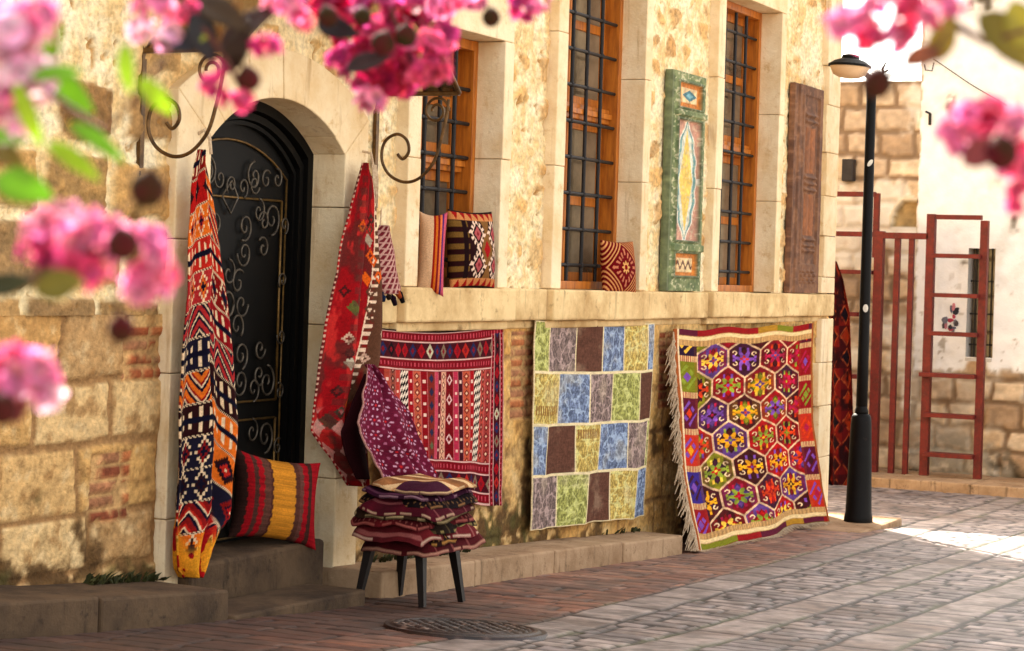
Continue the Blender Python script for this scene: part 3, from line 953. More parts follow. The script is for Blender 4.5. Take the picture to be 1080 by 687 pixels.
def pat_hex(u, v):
    S = u.shape
    # field
    fu, fv = (u - .13) / .76 * 3.5, (v - .085) / .83 * 6.4
    row = np.floor(fv / 1.0); best = np.full(S, 9.); cu = np.zeros(S); cv = np.zeros(S); sec = np.full(S, 9.)
    for dr in (-1, 0, 1):
        rr = row + dr; off = (rr % 2) * .5
        for dk in (-1, 0, 1):
            kk = np.floor(fu - off) + dk; px = kk + off + .5; py = rr + .5
            du, dv = np.abs(fu - px), np.abs(fv - py)
            d = np.maximum(du / .5, (dv + .8 * du) / .7)
            nb = d < best; sec = np.where(nb, best, np.minimum(sec, d)); cu = np.where(nb, px, cu); cv = np.where(nb, py, cv); best = np.where(nb, d, best)
    hid = hsh(np.floor(cu * 2), np.floor(cv), 77)
    c = pick(HEXC, hid)
    lu, lv = fu - cu, fv - cv
    m1 = pick(MOTC, hsh(np.floor(cu * 2), np.floor(cv), 78)); m2 = pick(MOTC, hsh(np.floor(cu * 2), np.floor(cv), 79)); m3 = pick(HEXC, hsh(np.floor(cu * 2), np.floor(cv), 80))
    rr_ = np.hypot(lu, lv); an = np.arctan2(lv, lu)
    side = (np.abs(lu) > .25) & (best < .9)
    c = np.where(side[..., None], c * .55 + m3 * .45, c)
    hook = (np.abs(np.hypot(np.abs(lu) - .3, np.abs(lv) - .2) - .06) < .019) & (best < .9) & ~((np.abs(lv) < .2) & (np.abs(lu) > .3))
    c = np.where(hook[..., None], np.array((236, 206, 170.)), c)
    d2 = dia(lu * 1.15, lv * .85)
    c = np.where((d2 < .4)[..., None], m3 * .75, c); c = np.where((d2 < .33)[..., None], m3, c)
    sp = (np.abs(np.abs(lu) - .12) < .035) & (np.abs(lv) < .42) & (np.abs(lv) > .26); c = np.where(sp[..., None], m2, c)
    sp = (np.abs(np.abs(lu) - .33) < .04) & (np.abs(np.abs(lv) - .06) < .05); c = np.where(sp[..., None], m1, c)
    pet = rr_ < .23 + .08 * np.cos(an * 6)
    c = np.where(pet[..., None], m1, c)
    c = np.where((rr_ < .11 + .04 * np.cos(an * 4))[..., None], pick(HEXC, hsh(np.floor(cu * 2), np.floor(cv), 81)), c)
    c = np.where((rr_ < .045)[..., None], m2, c)
    line = best > .945
    c = np.where(line[..., None], np.array((232, 196, 160.)), c)
    c = c * (.72 + .56 * fbm(u * 26, v * 60, 333, 3)[..., None])
    # side borders: blocks of banded motifs
    for a, b, s in ((.0, .13, 1), (.89, 1., 2)):
        mk = (u >= a) & (u < b); t = (u - a) / (b - a) - .5
        p = (v + .03 * s) * 6.0; k = np.floor(p); f = p - k - .5
        bc = pick([(168, 18, 36), (84, 60, 150), (146, 146, 40), (120, 24, 60), (206, 70, 40), (64, 28, 70)], hsh(k, k * 0 + s, 91))
        mc = pick(MOTC, hsh(k, k * 0 + s, 92)); mc2 = pick(MOTC, hsh(k, k * 0 + s, 93))
        d = dia(t * .8, f); zz = np.abs(((t * 2 + f * 3) % 1) - .5) < .2
        bc = np.where((np.abs(t) > .36)[..., None], bc * .7 + np.array((180, 120, 60.)) * .3, bc)
        bc = np.where(((d < .36) & (d > .2) & ~zz)[..., None], mc, bc); bc = np.where((d < .14)[..., None], mc2, bc)
        bc = np.where((np.abs(f) > .42)[..., None], np.where((np.abs((u * 90) % 1 - .5) < .25)[..., None], np.array((226, 200, 150.)), np.array((190, 110, 90.))), bc)
        c = np.where(mk[..., None], bc, c)
    # top and bottom ends
    ew = np.minimum(v, 1 - v)
    stripe = pick([(176, 30, 36), (150, 150, 50), (120, 40, 70), (190, 150, 60), (170, 36, 40)], hsh(np.floor(u * 7.3), np.floor(v * 2), 95))
    c = np.where((ew < .075)[..., None], full(S, (206, 170, 120)) * (.8 + .3 * (np.abs((u * 120) % 1 - .5) > .22)[..., None]), c)
    c = np.where(((ew > .032) & (ew < .05))[..., None], np.array((238, 214, 168.)), c)
    c = np.where((ew < .028)[..., None], stripe, c)
    c = np.where(((u < .018) | (u > .985))[..., None], np.array((178, 110, 60.)), c)
    c = np.where((np.abs(u - .022) < .005)[..., None], np.array((236, 214, 180.)), c)
    return c


def pat_bands(u, v, seed, pal, nb=7, W_=1.0, slant=0., cream=(232, 208, 176), dark=(30, 26, 54)):
    """flat-weave kilim: bands of stepped diamonds, combs, hooks and zigzags"""
    S = u.shape; vv = v + slant * u
    p = vv * nb; k = np.floor(p); f = p - k; x = u * W_
    ty = np.floor(hsh(k, k * 0, seed) * 4); bg = pick(pal, hsh(k, k * 0 + 1, seed)); fg = pick(pal, (hsh(k, k * 0 + 1, seed) + .37 + .3 * hsh(k, k * 0 + 2, seed)) % 1)
    c = bg.copy(); cr = np.array(cream, float); dk = np.array(dark, float)
    per = .34
    t = (x / per + hsh(k, k * 0 + 3, seed)) % 1 - .5; ki = np.floor(x / per + hsh(k, k * 0 + 3, seed))
    q = 14.; ts, fs = np.round(t * q) / q, np.round((f - .5) * q) / q
    d = dia(ts, fs)
    # medallion
    md = np.where((d < .42)[..., None], cr, bg); md = np.where((d < .38)[..., None], fg, md); md = np.where((d < .26)[..., None], dk, md)
    md = np.where((d < .17)[..., None], pick(pal, hsh(ki, k, seed + 4)), md); md = np.where((d < .06)[..., None], cr, md)
    # combs
    cm = np.where((((x * 11) % 1 < .36) & (np.abs(f - .5) < .3 + .1 * np.sin(x * 20)))[..., None], cr, fg)
    cm = np.where((np.abs(f - .5) < .09)[..., None], dk, cm)
    # hooks
    t4 = np.round(((x / .17) % 1 - .5) * 8) / 8; f4 = np.round((f - .5) * 10) / 10; d4 = dia(t4, f4 * .9)
    hk = np.where(((d4 > .34) & (d4 < .46))[..., None], cr, bg); hk = np.where((d4 < .3)[..., None], fg, hk); hk = np.where((d4 < .14)[..., None], dk, hk)
    # zigzag
    zf = (f * 2 + np.abs(t) * 3) % 1
    zg = np.where((zf < .14)[..., None], cr, np.where((zf < .4)[..., None], dk, np.where((zf < .8)[..., None], fg, bg)))
    for i, a in enumerate((md, cm, hk, zg)):
        c = np.where((ty == i)[..., None], a, c)
    sep = np.minimum(f, 1 - f) < .03
    c = np.where(sep[..., None], cr, c); c = np.where((np.minimum(f, 1 - f) < .012)[..., None], dk, c)
    return c


PAL_L = [(186, 40, 36), (222, 130, 50), (46, 40, 62), (196, 60, 46), (160, 30, 42), (66, 26, 30), (186, 66, 66), (150, 36, 34)]
PAL_R = [(170, 30, 40), (186, 46, 48), (120, 70, 62), (150, 24, 38), (178, 60, 40), (104, 86, 70)]


def pat_left(u, v):
    c = pat_bands(u, v, 211, PAL_L, 13, 1.3, .08)
    c2 = pat_bands(u + .3, v, 233, PAL_L, 12, 1.3, -.2)
    c = np.where((u > .52 + .05 * np.sin(v * 9))[..., None], c2, c)
    end = sst(.88, .93, v + .05 * np.sin(u * 14) + .06 * u)
    yl = mix(full(u.shape, (226, 168, 60)), full(u.shape, (176, 36, 40)), (fbm(u * 9, v * 30, 3, 2) > .52) * 1.)
    return mix(c, yl, end)


def pat_right(u, v):
    S = u.shape
    n = fbm(u * 7, v * 12, 300, 3)
    c = mix(full(S, (166, 28, 38)), full(S, (128, 56, 52)), sst(.42, .6, n))
    c = mix(c, full(S, (196, 64, 60)), sst(.56, .7, fbm(u * 9 + 4, v * 16, 301, 3)))
    # slanting comb border
    s = u - (.95 - v * .62); comb = (np.abs(s) < .05) & (((v * 40) % 1 < .42) | (np.abs(s + .05) < .018))
    br = (s > -.03) & (s < .3)
    c = np.where(br[..., None], mix(full(S, (118, 84, 64)), full(S, (150, 44, 40)), sst(.4, .6, fbm(u * 8, v * 9, 302, 2))), c)
    c = np.where(comb[..., None], np.array((232, 208, 184.)), c)
    for (cu, cv, sz, cc) in ((.45, .42, .1, (226, 120, 40)), (.62, .36, .08, (224, 120, 40)), (.4, .75, .09, (226, 120, 40)), (.3, .45, .09, (120, 120, 70)), (.66, .24, .08, (186, 170, 150)), (.72, .7, .1, (214, 110, 44)), (.3, .62, .08, (200, 190, 170)), (.2, .8, .09, (110, 70, 60))):
        a, b = (u - cu) / sz, (v - cv) / (sz * .42); d = dia(np.round(a * 4) / 4, np.round(b * 4) / 4)
        c = np.where(((d < 1) & (np.abs(a * .7 - b) < .55))[..., None], np.array(cc, float), c)
    for q in range(26):
        cu, cv = .12 + .8 * float(hsh(np.array(q), np.array(3), 71)), .16 + .8 * float(hsh(np.array(q), np.array(5), 72))
        a, b = (u - cu) / .07, (v - cv) / .022; d = dia(np.round(a * 4) / 4, np.round(b * 4) / 4); cc = [(120, 84, 66), (206, 176, 156), (96, 40, 40), (222, 116, 46), (84, 76, 62)][q % 5]
        c = np.where(((d < 1) & (d > .3))[..., None], np.array(cc, float), c)
    st_ = (np.abs(u - .3 - .06 * np.sin(v * 5)) < .07); c = np.where((st_ & (((v * 26) % 1) < .55))[..., None], c * .6 + np.array((110, 84, 70.)) * .4, c)
    tick = (u < .035) & ((v * 60) % 1 < .4)
    c = np.where(tick[..., None], np.array((216, 180, 160.)), c)
    tri = sst(.75, .78, v) * (dia(((u * 5) % 1 - .5), ((v * 14) % 1 - .5)) < .4)
    c = mix(c, full(S, (214, 176, 164)), tri * .8)
    return c


def pat_purple(u, v):
    S = u.shape
    c = mix(full(S, (142, 48, 80)), full(S, (112, 36, 66)), fbm(u * 8, v * 8, 310, 3))
    p, q = u * 6.4 + v * 1.2, v * 7.6 - u * .6
    kp, kq = np.floor(p), np.floor(q); a, b = p - kp - .5, q - kq - .5
    r = np.hypot(a, b); t = np.arctan2(b, a)
    fl = (np.abs(r - .27) < .08) & (np.cos(t * 6) > .35); c = np.where(fl[..., None], np.array((214, 172, 190.)), c)
    c = np.where((r < .07)[..., None], np.array((206, 60, 60.)), c)
    dd = np.hypot((p + .5) % 1 - .5, (q + .5) % 1 - .5); c = np.where((dd < .09)[..., None], np.array((186, 120, 146.)), c)
    c = np.where(((u < .02) | (v > .98))[..., None], np.array((190, 150, 140.)), c)
    return c


def pat_dark(u, v):
    S = u.shape
    a, b = u * 3, v * 11; ka, kb = np.floor(a), np.floor(b); d = dia(a - ka - .5, b - kb - .5)
    c = pick([(110, 24, 26), (84, 20, 24), (126, 36, 26)], hsh(ka, kb, 320)); c = np.where((d < .36)[..., None], pick([(40, 22, 34), (150, 60, 30), (60, 20, 24)], hsh(ka, kb, 321)), c)
    c = np.where(((d > .4) & (d < .46))[..., None], np.array((170, 96, 60.)), c)
    return mix(c, full(S, (60, 16, 20)), sst(.5, .7, fbm(u * 6, v * 20, 322, 3)))


def pat_door_cushion(u, v):
    S = u.shape; x = u + .004 * np.sin(v * 60)
    edges = [(0, (74, 50, 44)), (.08, (168, 34, 46)), (.15, (104, 70, 62)), (.2, (172, 36, 48)), (.26, (120, 84, 72)), (.335, (104, 66, 56)), (.36, (206, 150, 62)), (.62, (110, 74, 62)), (.68, (124, 86, 76)), (.73, (170, 34, 48)), (.8, (96, 62, 54)), (.86, (178, 40, 52)), (.94, (186, 44, 56))]
    c = full(S, edges[0][1])
    for e, cc in edges: c = np.where((x > e)[..., None], np.array(cc, float), c)
    return c * (.85 + .3 * fbm(u * 4, v * 90, 330, 2)[..., None])


def pat_sill_cushion(u, v):
    S = u.shape; c = full(S, (64, 22, 24))
    x = (u - .26) / .74
    hour = np.abs(x - .5) < .06 + .26 * np.abs(((v - .02) * 1.04 * 2) % 1 - .5) * 1.1
    c = np.where((hour & (u > .26))[..., None], np.array((150, 112, 66.)), c)
    for cu in (.22, .78):
        for cv in (.3, .7):
            a, b = (x - cu) / .26, (v - cv) / .23
            d = dia(a, b); tooth = .86 + .16 * np.sign(np.sin(np.arctan2(b, a) * 12))
            c = np.where((d < tooth)[..., None], np.array((236, 210, 190.)), c); c = np.where((d < .62)[..., None], np.array((56, 18, 24.)), c)
            c = np.where((d < .42)[..., None], np.array((190, 110, 110.)), c); c = np.where((d < .16)[..., None], np.array((150, 50, 60.)), c)
    a, b = (x - .5) / .12, (v - .5) / .12; c = np.where((dia(a, b) < 1)[..., None], np.array((178, 34, 36.)), c)
    lft = u < .24; c = np.where((lft & ((v * 7) % 1 < .5))[..., None], np.array((140, 110, 60.)), c); c = np.where((lft & (np.abs(u - .18) < .04))[..., None], np.array((50, 20, 22.)), c)
    bd = (v < .13) | (v > .87); c = np.where(bd[..., None], np.array((206, 150, 100.)), c)
    tri = bd & (np.abs((u * 7) % 1 - .5) < np.where(v < .5, (.13 - v), (v - .87)) * 3.6); c = np.where(tri[..., None], np.array((170, 32, 30.)), c)
    c = np.where(((v < .03) | (v > .975))[..., None], np.array((60, 34, 30.)), c)
    return c


def pat_red_cushion(u, v):
    S = u.shape; d = dia((u - .5) * 1.0, (v - .5)); q = np.round(d * 28) / 28
    c = full(S, (132, 16, 28)); st = ((d * 11) % 1 < .4) & (d > .42); c = np.where(st[..., None], np.array((220, 168, 116.)), c)
    c = np.where(((d > .24) & (d < .38) & (np.cos(np.arctan2(v - .5, u - .5) * 16) > .2))[..., None], np.array((206, 140, 110.)), c)
    r = np.hypot(u - .5, v - .5); c = np.where((r < .1 + .025 * np.cos(np.arctan2(v - .5, u - .5) * 8))[..., None], np.array((226, 180, 120.)), c); c = np.where((r < .05)[..., None], np.array((150, 20, 34.)), c)
    return c


def pat_cream_stripe(u, v):
    S = u.shape; c = full(S, (222, 190, 158))
    for e0, e1, cc in ((.5, .58, (170, 50, 30)), (.58, .66, (214, 130, 50)), (.66, .74, (150, 40, 50)), (.74, .82, (226, 140, 90)), (.82, .88, (110, 60, 130)), (.88, 1, (206, 110, 130))):
        c = np.where(((u > e0) & (u <= e1))[..., None], np.array(cc, float), c)
    return c


# ------------------------------------------------------------------ cloth builders
def grid01(nu, nv):
    return np.meshgrid(np.linspace(0, 1, nu), np.linspace(0, 1, nv), indexing='ij')


def rug(name, tl, tr, br, bl, fn, nu, nv, label, cat, parent=None, wave=.012, nw=3, bow=0., back=None, edge=.0, mapv=None, sag=0.):
    u, v = grid01(nu, nv)
    P = [np.array(p)[None, None] for p in (tl, tr, br, bl)]
    U, V_ = u[..., None], v[..., None]
    pos = (P[0] * (1 - U) + P[1] * U) * (1 - V_) + (P[3] * (1 - U) + P[2] * U) * V_
    pos[..., 1] -= wave * (np.sin(u * PI * 2 * nw + 2 * v) * (.3 + .7 * v) + .6 * (fbm(u * 4, v * 3, 8, 3) - .5)) + bow * np.sin(PI * v) * 1.
    pos[..., 2] += edge * (fbm(u * 8, v * 0, 9, 2) - .5) * 2 * v - sag * np.sin(PI * u) * (1 - v)
    pos[..., 0] += edge * (fbm(v * 7, u * 0, 10, 2) - .5) * 2 * (1 - 2 * u)
    c = fn(u, v)
    c = c * (.92 + .16 * fbm(u * 40, v * 200, 12, 2)[..., None])
    # faces towards -y
    q = quads(nu, nv)[:, ::-1]
    o = build(name, pos, q, M['rug'], parent, c, smooth=True, solid=.008)
    if label: tag(o, label, cat)
    return o


def drape(name, rowsL, y0, fn, nu, nv, parent=None, amp=.03, nf=2., bulge=.05, ph=0., back=None, ymap=None, tilt=0., crease=0.):
    """hanging cloth from a traced outline (py, xl, xr) hung at depth y0"""
    u, v = grid01(nu, nv)
    py = np.array([r[0] for r in rowsL], float); xl = np.array([r[1] for r in rowsL], float); xr_ = np.array([r[2] for r in rowsL], float)
    tv = np.linspace(0, 1, nv); pys = py[0] + (py[-1] - py[0]) * tv
    pos = np.zeros((nu, nv, 3))
    for j in range(nv):
        a, b = np.interp(pys[j], py, xl), np.interp(pys[j], py, xr_)
        A, B = at(a, pys[j], y0), at(b, pys[j], y0)
        t = np.linspace(0, 1, nu)[:, None]
        pos[:, j] = np.array(A) * (1 - t) + np.array(B) * t
    fo = np.sin(2 * PI * nf * u + ph + 1.2 * v + .8 * np.sin(3 * v))
    pos[..., 1] -= amp * .8 * (fbm(u * 3 + 7, v * 5, 21, 3) - .5) * np.clip(v * 3, 0, 1); pos[..., 0] += amp * .9 * (fbm(v * 6, u * 1.5, 22, 3) - .5) * np.clip(v * 4, 0, 1)
    pos[..., 1] -= amp * fo * np.clip(.25 + v, 0, 1) + bulge * np.sin(PI * u) + tilt * v
    if crease: pos[..., 1] += crease * np.exp(-((u - .5 - .05 * np.sin(9 * v)) / .06) ** 2)
    c = fn(u, v) * (.92 + .16 * fbm(u * 40, v * 200, 12, 2)[..., None])
    return build(name, pos, quads(nu, nv)[:, ::-1], M['rug'], parent, c, smooth=True, solid=.009)


def cushion(name, c, right, up, w_, h_, th, fn, label, cat, parent=None, n=90, fnb=None, pinch=.06, sagz=0.):
    right, up = Vector(right).normalized(), Vector(up).normalized(); nrm = right.cross(up).normalized()
    u, v = grid01(n, n); a, b = u * 2 - 1, 1 - v * 2
    t = (np.clip(1 - np.abs(a) ** 2.2, 0, 1) * np.clip(1 - np.abs(b) ** 2.2, 0, 1)) ** .5
    pa = a * (1 - pinch * (1 - b * b) * np.abs(a)); pb = b * (1 - pinch * (1 - a * a) * np.abs(b))
    wr = (fbm(u * 5, v * 5, 15, 3) - .5) * .12 * t
    V = []; C = []
    for s in (1, -1):
        d = s * th / 2 * (t + wr) + s * .002
        P = np.array(c)[None, None] + pa[..., None] * np.array(right) * w_ / 2 + pb[..., None] * np.array(up) * h_ / 2 + d[..., None] * np.array(nrm)
        P[..., 2] -= sagz * (1 - np.abs(a)) * (b > 0)
        V.append(P.reshape(-1, 3)); C.append((fn if s > 0 or fnb is None else fnb)(u, v).reshape(-1, 3))
    q = quads(n, n); Q = np.concatenate([q[:, ::-1], q + n * n])
    idx = np.arange(n * n).reshape(n, n); ring = np.concatenate([idx[:, 0], idx[-1, 1:], idx[-2::-1, -1], idx[0, -2:0:-1]])
    r2 = np.roll(ring, -1); Q = np.concatenate([Q, np.stack([ring, r2, r2 + n * n, ring + n * n], -1)])
    o = build(name, np.concatenate(V), Q, M['rug'], parent, np.concatenate(C), smooth=True)
    if label: tag(o, label, cat)
    return o


# ------------------------------------------------------------------ the rugs
rug('striped_kilim', at(398, 346, -.05), at(530.5, 342, -.05), at(526, 534, -.07), at(402, 520, -.07), pat_stripes, 300, 260,
    'crimson kilim with narrow vertical pattern stripes hanging behind the stool', 'rug', wave=.02, edge=.012, sag=.03)
rug('patchwork_rug', at(564, 338, -.05), at(690.5, 341, -.05), at(682, 545, -.07), at(556, 559, -.07), pat_patch, 300, 300,
    'pale patchwork rug of blue, brown, green and yellow squares on the wall', 'rug', wave=.024, nw=2.5, edge=.014, sag=.016)
hexr = empty('medallion_kilim', at(735, 582, -.42), 'large bright kilim of red, purple and green hexagons sloping from wall to pavement', 'rug')
TL, TR, BR, BL = at(712, 347, -.1), at(858, 341, -.1), at(871, 549, -.2), at(735, 583, -.4)
u, v = grid01(320, 300)
U, V_ = u[..., None], v[..., None]
pos = (np.array(TL) * (1 - U) + np.array(TR) * U) * (1 - V_) + (np.array(BL) * (1 - U) + np.array(BR) * U) * V_
pos[..., 1] += .06 * np.sin(PI * v) - .03 * np.sin(u * 11 + 3 * v) * (.2 + v) - .05 * (fbm(u * 5, v * 3, 18, 3) - .5)
pos[..., 0] += .03 * np.sin(v * 7) * (1 - u) * v
pos[..., 2] += .05 * (fbm(u * 6, v * 0, 19, 2) - .5) * v - .02 * np.sin(PI * u * 3) ** 2 * (1 - v)
hexo = build('woven_field', pos, quads(320, 300)[:, ::-1], M['rug'], hexr, pat_hex(u, v) * (.92 + .16 * fbm(u * 60, v * 200, 12, 2)[..., None]), smooth=True, solid=.01)
# fringe along the left edge: warp threads combed down and outwards
fb_ = MB()
for k in range(170):
    t = .02 + .98 * k / 169; p = Vector(pos[0, int(t * 299)]); ln = random.uniform(.07, .14)
    q = p + Vector((-ln * .75, random.uniform(-.03, .03), -ln * random.uniform(.7, 1.3)))
    q.z = max(q.z, float(gz(q.x)) + .01)
    m_ = (p + q) / 2 + Vector((-.02, random.uniform(-.03, .0), .01))
    fb_.tube([p, m_, q], [.006, .005, .003], 4)
for k in range(120):
    t = k / 119; p = Vector(pos[int(t * 319), 299]); q = p + Vector((random.uniform(-.02, .02), -random.uniform(.03, .07), -.03)); q.z = max(q.z, float(gz(q.x)) + .006)
    fb_.tube([p, q], [.004, .002], 4)
fb_.build('fringe', M['rope'], hexr)

# kilim hung at the left of the door
hk = empty('hanging_kilim', at(200, 606, -.12), 'orange, red and navy kilim hanging in folds on the left door jamb', 'rug')
rl = [(158, 208, 210), (175, 203, 213), (200, 199, 219), (240, 196, 226), (280, 195, 231), (320, 190, 236), (360, 188, 241), (400, 186, 246), (440, 184, 252), (470, 183, 249), (500, 182, 243), (535, 180, 241), (546, 180, 238), (558, 179, 226), (575, 180, 218), (590, 182, 212), (600, 184, 208), (608, 190, 203)]
drape('cloth', rl, -.13, pat_left, 170, 420, hk, .036, 2.3, .04, .6, crease=.05)
lp = MB(); hp = at(209, 158, -.06)
lp.tube([hp + Vector((0, -.07, -.02)), hp + Vector((0, -.06, .05)), hp + Vector((0, -.03, .09)), hp + Vector((0, .005, .07))], .008, 6); lp.build('hanging_loop', M['rope'], hk)

# kilim hung at the right of the door with its purple back folded over
hk2 = empty('hanging_kilim', at(370, 500, -.12), 'red and brown kilim hanging on the right door jamb, purple flowered underside turned out', 'rug')
rl2 = [(172, 381, 383), (190, 376, 390), (215, 369, 394), (250, 361, 398), (300, 351, 402), (340, 345, 404), (380, 340, 404), (410, 336, 396), (435, 332, 388), (455, 331, 386), (470, 341, 384), (490, 356, 382), (512, 372, 380)]
drape('cloth', rl2, -.13, pat_right, 150, 340, hk2, .034, 2.1, .03, 2.2, crease=.03)
rl3 = [(385, 386, 389), (400, 380, 404), (430, 366, 420), (445, 361, 426), (470, 364, 431), (490, 371, 435), (504, 378, 440)]
drape('folded_back', rl3, -.24, pat_purple, 150, 150, hk2, .04, 1.6, .03, 1., tilt=.13, crease=.04)
rl4 = [(395, 384, 390), (430, 368, 382), (455, 358, 384), (480, 362, 388), (505, 374, 390)]
drape('inner_fold', rl4, -.185, lambda a, b: full(a.shape, (70, 24, 32)), 30, 60, hk2, .01, .5, .03, 0.)  # flat dark cloth, shadow under the turned-out flap put into its colour
lp = MB(); hp = at(382, 174, -.06)
for k in range(5):
    lp.tube([hp + Vector((.01 * k - .02, -.07, 0)), hp + Vector((.012 * k - .03, -.085, -.07)), hp + Vector((.02 * k - .05, -.08, -.14 - .02 * k))], .004, 5)
lp.tube([hp + Vector((0, -.07, -.02)), hp + Vector((0, -.05, .06)), hp + Vector((0, .005, .07))], .007, 6)
lp.build('tie_cords', M['rope'], hk2)

# little tasselled bag
bag = empty('woven_bag', at(408, 318, -.12), 'small pinkish woven bag with dark tassels hanging beside the red kilim', 'bag')
rl5 = [(238, 400, 402), (250, 396, 409), (262, 394, 413), (285, 394, 416), (303, 396, 420), (310, 400, 420)]
drape('pouch', rl5, -.11, lambda a, b: np.where((((a * 5 + b * 8) % 1 < .4) | ((b * 12) % 1 < .2))[..., None], np.array((206, 170, 160.)), np.array((136, 54, 66.))), 40, 60, bag, .008, 1., .05, 0)
tcol = [(150, 30, 44), (40, 60, 90), (60, 40, 30), (46, 22, 44), (170, 90, 50), (30, 24, 30)]
for k, (a, b, c_, d_) in enumerate([(399, 306, 399, 320), (404, 308, 404, 318), (408, 308, 411, 316), (412, 306, 417, 322), (416, 303, 422, 314), (418, 300, 425, 319)]):
    mb = MB(); p, q = at(a, b, -.14), at(c_, d_, -.15)
    mb.tube([p, p.lerp(q, .35), p.lerp(q, .5), q], [.004, .005, .016, .012], 8)
    build('tassel', mb.v, mb.f, M['rug'], bag, full((len(mb.v),), tcol[k]), smooth=True)
mb = MB(); mb.tube([at(401, 239, -.1), at(402, 228, -.06), at(402, 222, .0)], .005, 6); mb.build('strap', M['rope'], bag)

# cushions
cushion('kilim_cushion', at(497, 264, -.03), at(525, 264, -.06) - at(468, 262, -.0), (.02, .08, 1), .46, .46, .15, pat_sill_cushion,
        'square brown cushion with cream toothed diamonds standing on the first window sill', 'cushion')
cushion('kilim_cushion', at(455, 268, -.08), (.3, -.45, .0), (.12, .04, 1), .155, .47, .16, pat_cream_stripe,
        'cream cushion with orange and purple edge stripes, seen end-on on the sill', 'cushion', pinch=.1)
cushion('kilim_cushion', at(652, 283, -.04), at(672, 283, -.1) - at(632, 282, .0), (.02, .1, 1), .36, .37, .13, pat_red_cushion,
        'small dark red cushion with cream zigzag rings in the middle window', 'cushion')
c0 = at(290, 527, -.02)
cushion('kilim_cushion', c0, at(334, 538, -.12) - at(246, 524, .1), (.13, .05, 1), .5, .43, .2, pat_door_cushion,
        'big cushion striped red, brown and ochre leaning in the doorway', 'cushion', pinch=.13)

# ------------------------------------------------------------------ stool with folded kilims
SX0, SX1, SY0, SY1 = 8.9, 9.28, -.68, -.36
seatz = .43
st = empty('wooden_stool', (9.1, -.52, float(gz(9.1))), 'low dark wooden stool under the pile of folded kilims', 'stool')
mb = MB(); mb.box((SX0 - .02, SY0 - .02, seatz - .045), (SX1 + .02, SY1 + .02, seatz)); mb.build('seat', M['darkwood'], st, bevel=.01)
for x, y, dx, dy in ((SX0, SY0, -.02, -.02), (SX1, SY0, .02, -.02), (SX0, SY1, -.02, .02), (SX1, SY1, .02, .02)):
    mb = MB(); x_, y_ = x + (.03 if dx < 0 else -.03), y + (.03 if dy < 0 else -.03)
    mb.tube([(x_, y_, seatz - .03), (x + dx, y + dy, float(gz(x + dx)))], [.034, .02], 4)
    mb.build('leg', M['darkwood'], st)
mb = MB()
for y in (SY0 + .03, SY1 - .03):
    mb = MB(); mb.bar((SX0 + .04, y, .36), (SX1 - .04, y, .36), .022, .05); mb.build('apron', M['darkwood'], st)
layers = [((92, 30, 36), (206, 160, 140), .62, .5), ((58, 30, 26), (196, 150, 90), .6, .5), ((120, 44, 50), (220, 190, 170), .64, .52), ((48, 34, 24), (180, 160, 110), .58, .5), ((106, 34, 40), (190, 120, 110), .63, .5),
          ((70, 50, 34), (210, 190, 150), .6, .48), ((96, 26, 44), (206, 176, 150), .62, .5), ((40, 24, 28), (170, 130, 90), .6, .5), ((78, 30, 60), (186, 150, 160), .56, .46), ((170, 124, 84), (226, 196, 156), .55, .44)]
labs = ['lowest folded kilim on the stool, maroon with drooping corners', 'second folded kilim from the bottom of the stool pile, dark brown', 'dusky pink folded kilim low in the stool pile',
        'dark olive folded kilim in the lower half of the stool pile', 'rust red folded kilim at the middle of the stool pile', 'brown folded kilim with pale edge just above the middle of the pile',
        'wine red folded kilim in the upper half of the stool pile', 'blackish folded kilim third from the top of the stool pile', 'purple folded kilim second from the top of the stool pile', 'tan folded kilim with cream stripes topping the stool pile']
z = seatz + .002
